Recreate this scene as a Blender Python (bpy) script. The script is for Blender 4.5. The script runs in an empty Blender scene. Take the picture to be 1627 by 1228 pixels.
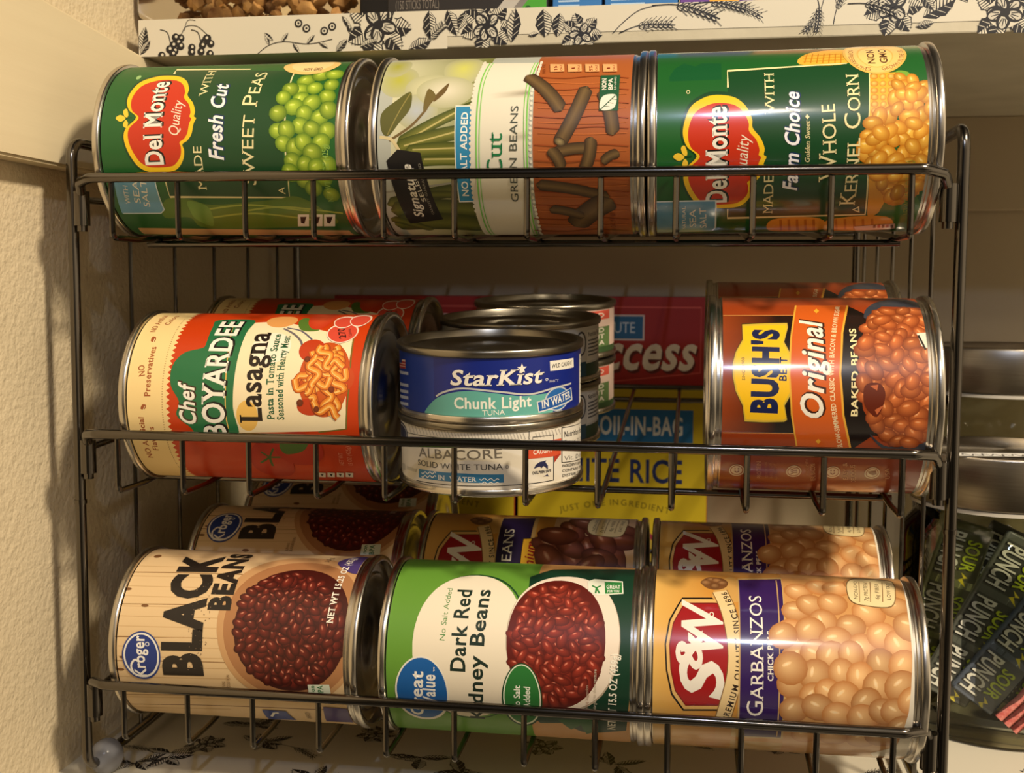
import bpy, bmesh, math, random
from mathutils import Vector, Matrix, Euler
from mathutils.geometry import tessellate_polygon
PI = math.pi
MM = 0.001                       # the helpers below take millimetres
sc = bpy.context.scene
COL = sc.collection

# ------------------------------------------------------------------ camera
cd = bpy.data.cameras.new('camera'); cam = bpy.data.objects.new('camera', cd); COL.objects.link(cam)
cd.sensor_fit = 'HORIZONTAL'; cd.sensor_width = 36.0; cd.lens = 1840.4 / 1627 * 36
cd.clip_start = 0.02; cd.clip_end = 20
_r = Vector((0.98828917, 0.1525243, 0.0045664)); _u = Vector((-0.01723356, 0.08183179, 0.99649715)); _f = Vector((-0.15161635, 0.98490603, -0.08350201))
_m = Matrix((_r, _u, -_f)).transposed().to_4x4(); _m.translation = Vector((264.305, -469.486, 49.386)) * MM
cam.matrix_world = _m
cd.dof.use_dof = True; cd.dof.focus_distance = 0.475; cd.dof.aperture_fstop = 20
sc.camera = cam

# ------------------------------------------------------------------ view
sc.view_settings.view_transform = 'Standard'; sc.view_settings.look = 'None'
sc.view_settings.gamma = 1.0; sc.view_settings.use_curve_mapping = False
sc.view_settings.exposure = 0.0

# ------------------------------------------------------------------ world: dim warm kitchen around the pantry
w = bpy.data.worlds.new('kitchen_glow'); sc.world = w; w.use_nodes = True
nt = w.node_tree; nt.nodes.clear()
wo = nt.nodes.new('ShaderNodeOutputWorld'); bg = nt.nodes.new('ShaderNodeBackground')
tc = nt.nodes.new('ShaderNodeTexCoord'); nz = nt.nodes.new('ShaderNodeTexNoise'); rp = nt.nodes.new('ShaderNodeValToRGB')
nz.inputs['Scale'].default_value = 1.6; nz.inputs['Detail'].default_value = 1.0
rp.color_ramp.elements[0].position = 0.38; rp.color_ramp.elements[0].color = (0.10, 0.075, 0.045, 1)
rp.color_ramp.elements[1].position = 0.64; rp.color_ramp.elements[1].color = (1.0, 0.78, 0.50, 1)
nt.links.new(tc.outputs['Generated'], nz.inputs['Vector']); nt.links.new(nz.outputs['Fac'], rp.inputs['Fac'])
nt.links.new(rp.outputs['Color'], bg.inputs['Color']); nt.links.new(bg.outputs['Background'], wo.inputs['Surface'])
sx = nt.nodes.new('ShaderNodeSeparateXYZ'); mr = nt.nodes.new('ShaderNodeMapRange')          # the open side of the room, to the right, is the brighter one
nt.links.new(tc.outputs['Generated'], sx.inputs['Vector']); nt.links.new(sx.outputs['X'], mr.inputs['Value']); nt.links.new(mr.outputs['Result'], bg.inputs['Strength'])
mr.inputs['From Min'].default_value = -0.3; mr.inputs['From Max'].default_value = 1.0; mr.inputs['To Min'].default_value = 0.10; mr.inputs['To Max'].default_value = 1.0

# ------------------------------------------------------------------ lamps of the room
def lamp(name, loc, target, size, power, colour):
    d = bpy.data.lights.new(name, 'AREA'); d.shape = 'DISK'; d.size = size; d.energy = power; d.color = colour
    o = bpy.data.objects.new(name, d); COL.objects.link(o); o.location = Vector(loc) * MM
    o.rotation_euler = (Vector(target) - Vector(loc)).to_track_quat('-Z', 'Y').to_euler()
    return o
lamp('ceiling_lamp', (950, -600, 890), (180, 40, 0), 0.15, 21.0, (1.0, 0.84, 0.62))
lamp('kitchen_lamp', (380, -760, 590), (200, 40, 0), 0.035, 0.62, (1.0, 0.84, 0.60))
lamp('window_glint', (330, -720, 510), (250, 40, 0), 0.022, 0.95, (0.55, 0.68, 1.0))

# ------------------------------------------------------------------ colour and materials
def lin(c):
    return tuple(((v / 255) / 12.92 if v <= 10.3 else ((v / 255 + 0.055) / 1.055) ** 2.4) for v in c)
def mat(name, rgb=(200, 200, 200), rough=0.5, metal=0.0, **k):
    m = bpy.data.materials.new(name); m.use_nodes = True
    b = m.node_tree.nodes['Principled BSDF']; b.inputs['Base Color'].default_value = (*lin(rgb), 1)
    b.inputs['Roughness'].default_value = rough; b.inputs['Metallic'].default_value = metal
    for a, v in k.items(): b.inputs[a.replace('_', ' ')].default_value = v
    return m
def nodes(m): return m.node_tree.nodes, m.node_tree.links, m.node_tree.nodes['Principled BSDF']
def bump(m, scale, strength, dist=0.001, detail=3.0, coord='Object', stretch=None):
    n, l, b = nodes(m)
    t = n.new('ShaderNodeTexCoord'); x = n.new('ShaderNodeTexNoise'); p = n.new('ShaderNodeBump')
    x.inputs['Scale'].default_value = scale; x.inputs['Detail'].default_value = detail
    p.inputs['Strength'].default_value = strength; p.inputs['Distance'].default_value = dist
    if stretch:
        mp = n.new('ShaderNodeMapping'); mp.inputs['Scale'].default_value = stretch
        l.new(t.outputs[coord], mp.inputs['Vector']); l.new(mp.outputs['Vector'], x.inputs['Vector'])
    else: l.new(t.outputs[coord], x.inputs['Vector'])
    l.new(x.outputs['Fac'], p.inputs['Height']); l.new(p.outputs['Normal'], b.inputs['Normal'])
    return m
def mottle(m, a, b_, scale, stretch=None, detail=4.0):
    n, l, b = nodes(m)
    t = n.new('ShaderNodeTexCoord'); x = n.new('ShaderNodeTexNoise'); r = n.new('ShaderNodeValToRGB')
    x.inputs['Scale'].default_value = scale; x.inputs['Detail'].default_value = detail
    r.color_ramp.elements[0].color = (*lin(a), 1); r.color_ramp.elements[1].color = (*lin(b_), 1)
    r.color_ramp.elements[0].position = .3; r.color_ramp.elements[1].position = .7
    if stretch:
        mp = n.new('ShaderNodeMapping'); mp.inputs['Scale'].default_value = stretch
        l.new(t.outputs['Object'], mp.inputs['Vector']); l.new(mp.outputs['Vector'], x.inputs['Vector'])
    else: l.new(t.outputs['Object'], x.inputs['Vector'])
    l.new(x.outputs['Fac'], r.inputs['Fac']); l.new(r.outputs['Color'], b.inputs['Base Color'])
    return m
def printed(name, rough, coat=0.0):
    m = mat(name, rough=rough); n, l, b = nodes(m)
    a = n.new('ShaderNodeVertexColor'); a.layer_name = 'print'; l.new(a.outputs['Color'], b.inputs['Base Color'])
    if coat: b.inputs['Coat Weight'].default_value = coat; b.inputs['Coat Roughness'].default_value = 0.12
    return m
def clear(name, tint, gloss_rough, edge):
    m = bpy.data.materials.new(name); m.use_nodes = True; n, l = m.node_tree.nodes, m.node_tree.links; n.clear()
    o = n.new('ShaderNodeOutputMaterial'); t = n.new('ShaderNodeBsdfTransparent'); g = n.new('ShaderNodeBsdfGlossy')
    f = n.new('ShaderNodeLayerWeight'); x = n.new('ShaderNodeMixShader')
    f.inputs['Blend'].default_value = edge; t.inputs['Color'].default_value = (*tint, 1); g.inputs['Roughness'].default_value = gloss_rough
    l.new(f.outputs['Fresnel'], x.inputs['Fac']); l.new(t.outputs[0], x.inputs[1]); l.new(g.outputs[0], x.inputs[2]); l.new(x.outputs[0], o.inputs['Surface'])
    return m
M = {}
M['plaster'] = bump(mottle(mat('plaster', rough=0.8), (200, 184, 152), (210, 194, 162), 9), 330, 0.5, 0.002, 2.0)
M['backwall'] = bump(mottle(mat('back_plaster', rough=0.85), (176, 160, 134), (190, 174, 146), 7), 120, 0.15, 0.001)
M['paintwood'] = bump(mottle(mat('painted_wood', rough=0.55), (206, 190, 156), (214, 200, 166), 12, (1, .15, 2.5)), 60, 0.25, 0.001, 4, 'Object', (1, .12, 2))
M['board'] = bump(mottle(mat('shelf_board', rough=0.7), (190, 182, 160), (204, 196, 174), 30), 90, 0.3, 0.0012)
M['paper'] = printed('toile_paper', 0.45)
M['gloss_label'] = printed('litho_label', 0.30, 0.9)
M['label'] = printed('paper_label', 0.42, 0.12)
M['carton'] = printed('printed_carton', 0.45)
M['tin'] = bump(mat('tin_plate', (208, 202, 192), 0.24, 1.0), 900, 0.04, 0.0002)
M['tin_dark'] = mat('lacquered_tin', (150, 144, 132), 0.30, 1.0)
M['wire'] = mat('gunmetal_wire', (106, 101, 95), 0.18, 1.0)
M['steel'] = mottle(mat('brushed_steel', rough=0.30, metal=1.0, Anisotropic=0.85), (150, 142, 130), (166, 158, 144), 60, (1, 1, 40))
n_, l_, b_ = nodes(M['steel']); tg = n_.new('ShaderNodeTangent'); tg.direction_type = 'RADIAL'; tg.axis = 'Z'; l_.new(tg.outputs['Tangent'], b_.inputs['Tangent'])
M['foot'] = mat('silicone_foot', (176, 178, 186), 0.22, Transmission_Weight=0.55, IOR=1.3)
M['glass'] = clear('jar_glass', (0.90, 0.91, 0.86), 0.03, 0.22)
M['tub'] = clear('clear_tub', (0.96, 0.94, 0.88), 0.1, 0.15)

# ------------------------------------------------------------------ object helpers
def link(name, bm, m, parent=None, smooth=True, loc=None):
    me = bpy.data.meshes.new(name); bm.to_mesh(me); bm.free()
    o = bpy.data.objects.new(name, me); COL.objects.link(o)
    if smooth:
        me.shade_smooth()
        try: me.set_sharp_from_angle(angle=math.radians(38))
        except Exception: pass
    if m: me.materials.append(m)
    if parent: o.parent = parent
    if loc: o.location = Vector(loc) * MM
    return o
def tag(o, label, cat, group=None, kind=None):
    o['label'] = label; o['category'] = cat
    if group: o['group'] = group
    if kind: o['kind'] = kind
    return o
def thing(name, label, cat, mw, group=None):
    o = bpy.data.objects.new(name, None); COL.objects.link(o); o.empty_display_size = 0.01
    o.matrix_world = mw; return tag(o, label, cat, group)
def copy_tree(o, parent=None):
    c = o.copy(); COL.objects.link(c)
    if parent: c.parent = parent
    for ch in list(o.children): copy_tree(ch, c)
    return c
def structure(o): o['kind'] = 'structure'; return o
def place(x, y, z, rot=None):
    m = (rot.to_4x4() if rot else Matrix.Identity(4)); m.translation = Vector((x, y, z)) * MM; return m
def box(bm, a, b, bev=0.0, seg=2):
    r = bmesh.ops.create_cube(bm, size=1.0)['verts']
    s = [(q - p) * MM for p, q in zip(a, b)]; cen = [(q + p) / 2 * MM for p, q in zip(a, b)]
    for v in r: v.co = Vector((v.co.x * s[0] + cen[0], v.co.y * s[1] + cen[1], v.co.z * s[2] + cen[2]))
    if bev:
        es = list({e for v in r for e in v.link_edges}); bmesh.ops.bevel(bm, geom=es, offset=bev * MM, segments=seg, affect='EDGES', profile=0.5)
    return bm
def lathe(bm, prof, seg=96, cap0=False, cap1=False):
    rings = []
    for r, z in prof:
        if r < 1e-6: rings.append([bm.verts.new((0, 0, z * MM))])
        else: rings.append([bm.verts.new((r * math.cos(2 * PI * k / seg) * MM, r * math.sin(2 * PI * k / seg) * MM, z * MM)) for k in range(seg)])
    for a, b in zip(rings, rings[1:]):
        for k in range(seg):
            j = (k + 1) % seg
            if len(a) == 1 and len(b) == 1: continue
            if len(a) == 1: bm.faces.new((a[0], b[j], b[k]))
            elif len(b) == 1: bm.faces.new((a[k], a[j], b[0]))
            else: bm.faces.new((a[k], a[j], b[j], b[k]))
    return bm
def fillet(pts, rad, n=6):
    pts = [Vector(p) for p in pts]; out = [pts[0]]
    for a, b, c in zip(pts, pts[1:], pts[2:]):
        d1, d2 = (a - b), (c - b); ang = d1.angle(d2)
        if ang > PI - 0.02: out.append(b); continue
        t = min(rad / math.tan(ang / 2), d1.length * .48, d2.length * .48)
        p, q = b + d1.normalized() * t, b + d2.normalized() * t
        for k in range(n + 1):
            s = k / n; out.append(p * (1 - s) ** 2 + b * 2 * s * (1 - s) + q * s * s)
    return out + [pts[-1]]
def tube(bm, pts, r, seg=10, rad=0.0):
    pts = fillet(pts, rad) if rad else [Vector(p) for p in pts]
    rings = []; up = None
    for i, p in enumerate(pts):
        t = (pts[min(i + 1, len(pts) - 1)] - pts[max(i - 1, 0)]).normalized()
        if up is None: up = t.orthogonal().normalized()
        up = (up - t * up.dot(t)).normalized(); s = t.cross(up)
        rings.append([bm.verts.new((p + (up * math.cos(2 * PI * k / seg) + s * math.sin(2 * PI * k / seg)) * r) * MM) for k in range(seg)])
    for a, b in zip(rings, rings[1:]):
        for k in range(seg): bm.faces.new((a[k], a[(k + 1) % seg], b[(k + 1) % seg], b[k]))
    bm.faces.new(rings[0][::-1]); bm.faces.new(rings[-1])
    return bm

# ------------------------------------------------------------------ lettering: glyph outlines of the built-in font
_G = {}
def _text_mesh(s, off):
    c = bpy.data.curves.new('g', 'FONT'); c.body = s; c.size = 1.0; c.offset = off; c.resolution_u = 3; c.fill_mode = 'FRONT'
    o = bpy.data.objects.new('g', c); COL.objects.link(o)
    dg = bpy.context.evaluated_depsgraph_get(); e = o.evaluated_get(dg); me = e.to_mesh()
    v = [(p.co.x, p.co.y) for p in me.vertices]; f = [tuple(p.vertices) for p in me.polygons]
    e.to_mesh_clear(); bpy.data.objects.remove(o); bpy.data.curves.remove(c)
    return v, f
def _wid(s):
    v, f = _text_mesh(s, 0); xs = [p[0] for p in v]; return max(xs) - min(xs), min(xs)
HH, H0 = _wid('HH')
_hv, _hf = _text_mesh('H', 0); CAPH = max(p[1] for p in _hv)
XHT = max(p[1] for p in _text_mesh('x', 0)[0])
def glyph(ch, bold):
    k = (ch, bold)
    if k not in _G:
        if ch == ' ': _G[k] = ([], [], 0.30)
        else:
            adv = _wid('H' + ch + 'H')[0] - HH
            v, f = _text_mesh(ch, 0.022 if bold == 1 else 0.055 if bold == 2 else 0.0)
            _G[k] = (v, f, adv)
    return _G[k]
def serifs(v, f):
    """slab feet on every short level end of a stroke"""
    cnt = {}
    for q in f:
        for a, b in zip(q, q[1:] + q[:1]): e = (min(a, b), max(a, b)); cnt[e] = cnt.get(e, 0) + 1
    out = []
    for (a, b), n in cnt.items():
        if n != 1: continue
        (x0, y0), (x1, y1) = v[a], v[b]
        if abs(y0 - y1) > 0.004 or not 0.03 < abs(x0 - x1) < 0.2: continue
        for lev in (0, XHT, CAPH):
            if abs(y0 - lev) < 0.05:
                s = 1 if lev == 0 else -1; lo, hi = min(x0, x1) - 0.065, max(x0, x1) + 0.065
                out.append([(lo, y0), (hi, y0), (hi, y0 + s * 0.05), (lo, y0 + s * 0.05)])
    return out

# ------------------------------------------------------------------ a printed surface: flat shapes in mm, wrapped round a can (R) or left flat (R=0)
class Print:
    def __init__(s, R, v0, v1, step=0.002):
        s.R, s.v0, s.v1 = R, v0, v1; s.V = []; s.F = []; s.C = []; s.n = 0; s.step = step; s.du = s.dv = 0.0
    def add(s, pts, faces, cols):
        b = len(s.V); z = s.n * s.step
        s.V += [(p[0] + s.du, p[1] + s.dv, z) for p in pts]; s.C += cols; s.F += [tuple(b + i for i in f) for f in faces]
    def p(s, pts, col, sm=0, keep=0):
        if not keep: s.n += 1
        if sm: pts = s.smooth(pts, True)
        t = tessellate_polygon([[Vector((x, y, 0)) for x, y in pts]])
        s.add(pts, [tuple(q) for q in t], [lin(col)] * len(pts))
    def smooth(s, P, closed, n=5):
        out = []; N = len(P)
        for i in range(N if closed else N - 1):
            g = (lambda k: P[k % N]) if closed else (lambda k: P[min(max(k, 0), N - 1)])
            p0, p1, p2, p3 = g(i - 1), g(i), g(i + 1), g(i + 2)
            for k in range(n):
                t = k / n
                out.append(tuple(0.5 * ((2 * p1[d]) + (-p0[d] + p2[d]) * t + (2 * p0[d] - 5 * p1[d] + 4 * p2[d] - p3[d]) * t * t + (-p0[d] + 3 * p1[d] - 3 * p2[d] + p3[d]) * t ** 3) for d in (0, 1)))
        return out if closed else out + [P[-1]]
    def rect(s, u0, v0, u1, v1, c0, c1=None):
        s.n += 1; c1 = c1 or c0
        s.add([(u0, v0), (u1, v0), (u1, v1), (u0, v1)], [(0, 1, 2, 3)], [lin(c0), lin(c0), lin(c1), lin(c1)])
    def grad(s, u0, u1, v0, v1, c0, c1): s.rect(min(u0, u1), min(v0, v1), max(u0, u1), max(v0, v1), c0 if v0 < v1 else c1, c1 if v0 < v1 else c0)
    gradv = grad
    def base(s, col):
        h = PI * s.R if s.R else 0; s.rect(-h, s.v0 - 1, h, s.v1 + 1, col)
    def e(s, u, v, ru, rv, col, col2=None, n=0, ang=0.0, off=(0, 0)):
        s.n += 1; n = n or (10 if max(ru, rv) < 2 else 40); ca, sa = math.cos(ang), math.sin(ang)
        P = [(u + off[0] * ru, v + off[1] * rv)] + [(u + ru * math.cos(2 * PI * k / n) * ca - rv * math.sin(2 * PI * k / n) * sa, v + ru * math.cos(2 * PI * k / n) * sa + rv * math.sin(2 * PI * k / n) * ca) for k in range(n)]
        s.add(P, [(0, 1 + k, 1 + (k + 1) % n) for k in range(n)], [lin(col2 or col)] + [lin(col)] * n)
    def ring(s, u, v, r0, r1, col, n=28):
        s.n += 1; P = []
        for k in range(n): a = 2 * PI * k / n; P += [(u + r0 * math.cos(a), v + r0 * math.sin(a)), (u + r1 * math.cos(a), v + r1 * math.sin(a))]
        s.add(P, [(2 * k, 2 * k + 1, (2 * k + 3) % (2 * n), (2 * k + 2) % (2 * n)) for k in range(n)], [lin(col)] * len(P))
    def l(s, pts, w, col, sm=0):
        s.n += 1
        if sm: pts = s.smooth(pts, False)
        P = []; N = len(pts)
        for i, (x, y) in enumerate(pts):
            a = Vector(pts[max(i - 1, 0)]); b = Vector(pts[min(i + 1, N - 1)]); d = (b - a)
            if d.length < 1e-6: d = Vector((1, 0))
            d.normalize(); k = 1.0
            if 0 < i < N - 1:
                d1 = (Vector(pts[i]) - a); k = 1 / max(0.6, abs(d.dot(d1.normalized()))) if d1.length > 1e-6 else 1
            P += [(x - d.y * w / 2 * k, y + d.x * w / 2 * k), (x + d.y * w / 2 * k, y - d.x * w / 2 * k)]
        s.add(P, [(2 * i, 2 * i + 1, 2 * i + 3, 2 * i + 2) for i in range(N - 1)], [lin(col)] * len(P))
    def star(s, u, v, r, col): s.p([(u + (r if k % 2 == 0 else r * .42) * math.sin(k * PI / 5), v + (r if k % 2 == 0 else r * .42) * math.cos(k * PI / 5)) for k in range(10)], col)
    def zig(s, v, a, col, u0=-60, u1=60, w=2.6):
        u = u0; pts = [(u0, v + .1)]
        while u < u1: pts += [(u, v), (u + w / 2, v - a)]; u += w
        s.p(pts + [(u1, v + .1)], col)
    def dots(s, u0, u1, v, d, r, col):
        n = int((u1 - u0) / d)
        for k in range(n): s.n -= (k > 0); s.e(u0 + k * d, v, r, r, col, n=6)
    def specks(s, u0, v0, u1, v1, n, col):
        rd = random.Random(3)
        for k in range(n): s.e(u0 + (u1 - u0) * rd.random(), v0 + rd.uniform(-4.5, 4.5), rd.uniform(.12, .3), rd.uniform(.12, .3), col, n=6)
    def shade(s, c, k): return tuple(max(0, min(255, v * k)) for v in c)
    def ball(s, u, v, r, rim, mid, hl, asp=1.0, ang=0.0):
        s.e(u, v, r, r * asp, rim, mid, n=14, ang=ang, off=(.18, .2))
        if hl: s.e(u + r * .22, v + r * asp * .22, r * .32, r * .12, s.shade(mid, 1.03), hl, n=8, ang=ang)
    def _stack(s, items):
        n0 = s.n; done = []; top = 0
        for u, v, r, rim, mid, hl, asp, ang in items:
            lev = max([q[3] + 1 for q in done if (q[0] - u) ** 2 + (q[1] - v) ** 2 < (q[2] + r) ** 2] or [0])
            done.append((u, v, r, lev)); top = max(top, lev); s.n = n0 + 2 * lev; s.ball(u, v, r, rim, mid, hl, asp, ang)
        s.n = n0 + 2 * top + 2
    def balls(s, pts, r, rim, mid, hl):
        rd = random.Random(len(pts)); I = []
        for u, v in pts:
            k = rd.uniform(.92, 1.06); I.append((u, v, r * rd.uniform(.92, 1.1), s.shade(rim, k), s.shade(mid, k), hl, rd.uniform(.86, 1), rd.uniform(0, 3)))
        s._stack(I)
    def pile(s, poly, r, asp, n, rim, mid, hl, seed):
        rd = random.Random(seed); us = [p[0] for p in poly]; vs = [p[1] for p in poly]; got = []; tries = 0; I = []
        def inside(x, y):
            c = False
            for (x0, y0), (x1, y1) in zip(poly, poly[1:] + poly[:1]):
                if (y0 > y) != (y1 > y) and x < (x1 - x0) * (y - y0) / (y1 - y0) + x0: c = not c
            return c
        while len(got) < n and tries < n * 60:
            tries += 1; x, y = rd.uniform(min(us), max(us)), rd.uniform(min(vs), max(vs))
            if not inside(x, y): continue
            if min([(x - a) ** 2 + (y - b) ** 2 for a, b in got] or [99]) < (r * (.92 if tries < n * 20 else .7)) ** 2: continue
            got.append((x, y)); k = rd.uniform(.9, 1.07)
            I.append((x, y, r * rd.uniform(.85, 1.1), s.shade(rim, k), s.shade(mid, k), hl, asp * rd.uniform(.9, 1.12), rd.uniform(0, PI)))
        s._stack(I)
    def cap(s, ab, r, rim, mid, end=None):
        (x0, y0), (x1, y1) = ab; d = Vector((x1 - x0, y1 - y0)); L = d.length; d.normalize(); nx, ny = -d.y, d.x
        s.n += 1; P = []; C = []; N = 16
        for i in range(N + 1):
            t = i / N; b = math.sin(PI * t) * r * .35; m_ = min(t, 1 - t) * L; ww = r * math.sqrt(max(0.02, 1 - max(0, 1 - m_ / (r * .7)) ** 2)); cx, cy = x0 + d.x * L * t + nx * b, y0 + d.y * L * t + ny * b
            for q, c in ((-1, rim), (-.1, mid), (1, rim)): P.append((cx + nx * ww * q, cy + ny * ww * q)); C.append(lin(c))
        s.add(P, [f for i in range(N) for f in ((3 * i, 3 * i + 1, 3 * i + 4, 3 * i + 3), (3 * i + 1, 3 * i + 2, 3 * i + 5, 3 * i + 4))], C)
        if end: s.e(x1 - d.x * r * .4, y1 - d.y * r * .4, r * .8, r * .55, rim, end, ang=math.atan2(d.y, d.x) + PI / 2); s.e(x1 - d.x * r * .4, y1 - d.y * r * .4, r * .3, r * .2, s.shade(end, .8), end, ang=math.atan2(d.y, d.x) + PI / 2)
    def noodles(s, cu, cv, ru, rv, n, seed):
        rd = random.Random(seed)
        for k in range(n):
            q = math.sqrt(rd.random()); a = rd.uniform(0, 2 * PI); x, y = cu + ru * q * math.cos(a), cv + rv * q * math.sin(a); g = rd.uniform(0, PI); ph = rd.uniform(0, 6)
            pts = []
            for i in range(9):
                u, v = (i - 4) * 1.5, 1.9 * math.sin(i * 1.15 + ph); pts.append((x + u * math.cos(g) - v * math.sin(g), y + u * math.sin(g) + v * math.cos(g)))
            s.l(pts, 3.3, (168, 72, 18), 1); s.l(pts, 2.6, (222, 126, 38), 1); s.l(pts, 1.3, (238, 164, 66), 1); s.l([(p - .3, w_ + .25) for p, w_ in pts], .45, (246, 200, 120), 1)
    def _glyphs(s, txt, sty):
        x = 0.0; G = []; wt = 2 if 'h' in sty else 1 if 'b' in sty else 0
        for ch in txt:
            k = 1.0
            if 'c' in sty and ch.islower(): ch = ch.upper(); k = .78
            v, f, adv = glyph(ch, wt); v2, f2, _ = glyph(ch, 2) if ('o' in sty or 'x' in sty) else (None, None, 0)
            G.append((ch, x, k, v, f, v2, f2)); x += adv * k + (0.03 if wt == 1 else 0.07 if wt else 0)
        return G, x
    def t(s, txt, u0, v0, u1, v1, h, col, sty=''):
        G, W = s._glyphs(txt, sty); d = Vector((u1 - u0, v1 - v0)); L = d.length; d.normalize(); n = Vector((-d.y, d.x)); sx = L / max(W, .01); sy = h / CAPH; sh = .24 if 'i' in sty else 0
        def m(p, x, k, ox=0, oy=0):
            X, Y = (x + p[0] * k) * sx + ox, p[1] * k * sy + oy; X += Y * sh
            return (u0 + d.x * X + n.x * Y, v0 + d.y * X + n.y * Y)
        if 'o' in sty or 'x' in sty:
            s.n += 1; dk = (16, 16, 14) if 'o' in sty else (24, 50, 92) if col[2] > 235 else (60, 30, 20)
            for ch, x, k, v, f, v2, f2 in G: s.add([m(p, x, k, h * .05, -h * .05) for p in v2], f2, [lin(dk)] * len(v2))
        s.n += 1
        for ch, x, k, v, f, v2, f2 in G:
            s.add([m(p, x, k) for p in v], f, [lin(col)] * len(v))
            if 's' in sty and 'x' not in sty and ch not in "'.*®":
                for q in serifs(v, f): s.add([m(p, x, k) for p in q], [(0, 1, 2, 3)], [lin(col)] * 4)
    def tp(s, path, txt, h, col, sty=''):
        path = [Vector(p) for p in s.smooth(path, False, 8)]; seg = [(b - a).length for a, b in zip(path, path[1:])]; L = sum(seg)
        G, W = s._glyphs(txt, sty); k = h / CAPH; sx = L / W; s.n += 1
        for ch, x, q, v, f, v2, f2 in G:
            pos = x * sx; i = 0
            while i < len(seg) - 1 and pos > seg[i]: pos -= seg[i]; i += 1
            d = (path[i + 1] - path[i]).normalized(); o = path[i] + d * pos; n = Vector((-d.y, d.x)); kx = min(k, sx)
            s.add([(o.x + d.x * p[0] * kx + n.x * p[1] * k, o.y + d.y * p[0] * kx + n.y * p[1] * k) for p in v], f, [lin(col)] * len(v))
    def mesh(s, name, clip_u=None):
        bm = bmesh.new(); cl = bm.verts.layers.float_color.new('print')
        vs = [bm.verts.new(p) for p in s.V]
        for v, c in zip(vs, s.C): v[cl] = (*c, 1)
        for f in s.F:
            try: bm.faces.new([vs[i] for i in f])
            except ValueError: pass
        def cut(co, no, clear=False):
            bmesh.ops.bisect_plane(bm, geom=bm.verts[:] + bm.edges[:] + bm.faces[:], dist=1e-5, plane_co=co, plane_no=no, clear_outer=clear)
        cut((0, s.v1, 0), (0, 1, 0), True); cut((0, s.v0, 0), (0, -1, 0), True)
        if clip_u: cut((clip_u[1], 0, 0), (1, 0, 0), True); cut((clip_u[0], 0, 0), (-1, 0, 0), True)
        nor = []
        if s.R:
            st = 2 * PI * s.R / 90
            for k in range(-44, 45): cut((k * st, 0, 0), (1, 0, 0))
            for v in bm.verts:
                a = v.co.x / s.R; r = (s.R + v.co.z) * MM; nor.append(Vector((math.sin(a), -math.cos(a), 0)))
                k = math.floor(v.co.x / st + 1e-6); q = v.co.x / st - k; a0, a1 = k * st / s.R, (k + 1) * st / s.R     # every layer follows the same facets
                v.co = Vector((r * (math.sin(a0) * (1 - q) + math.sin(a1) * q), -r * (math.cos(a0) * (1 - q) + math.cos(a1) * q), v.co.y * MM))
        else:
            for v in bm.verts: nor.append(Vector((0, -1, 0))); v.co = Vector((v.co.x * MM, -v.co.z * MM, v.co.y * MM))
        for f in bm.faces:
            f.normal_update(); i = f.verts[0].index
        bm.verts.index_update()
        for f in bm.faces:
            if f.normal.dot(nor[f.verts[0].index]) < 0: f.normal_flip()
        me = bpy.data.meshes.new(name); bm.to_mesh(me); bm.free(); me.shade_smooth()
        me.normals_split_custom_set_from_vertices(nor)
        return me
def printed_part(name, P, m, parent=None, clip_u=None):
    me = P.mesh(name, clip_u); me.materials.append(m); o = bpy.data.objects.new(name, me); COL.objects.link(o)
    if parent: o.parent = parent
    return o

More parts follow.
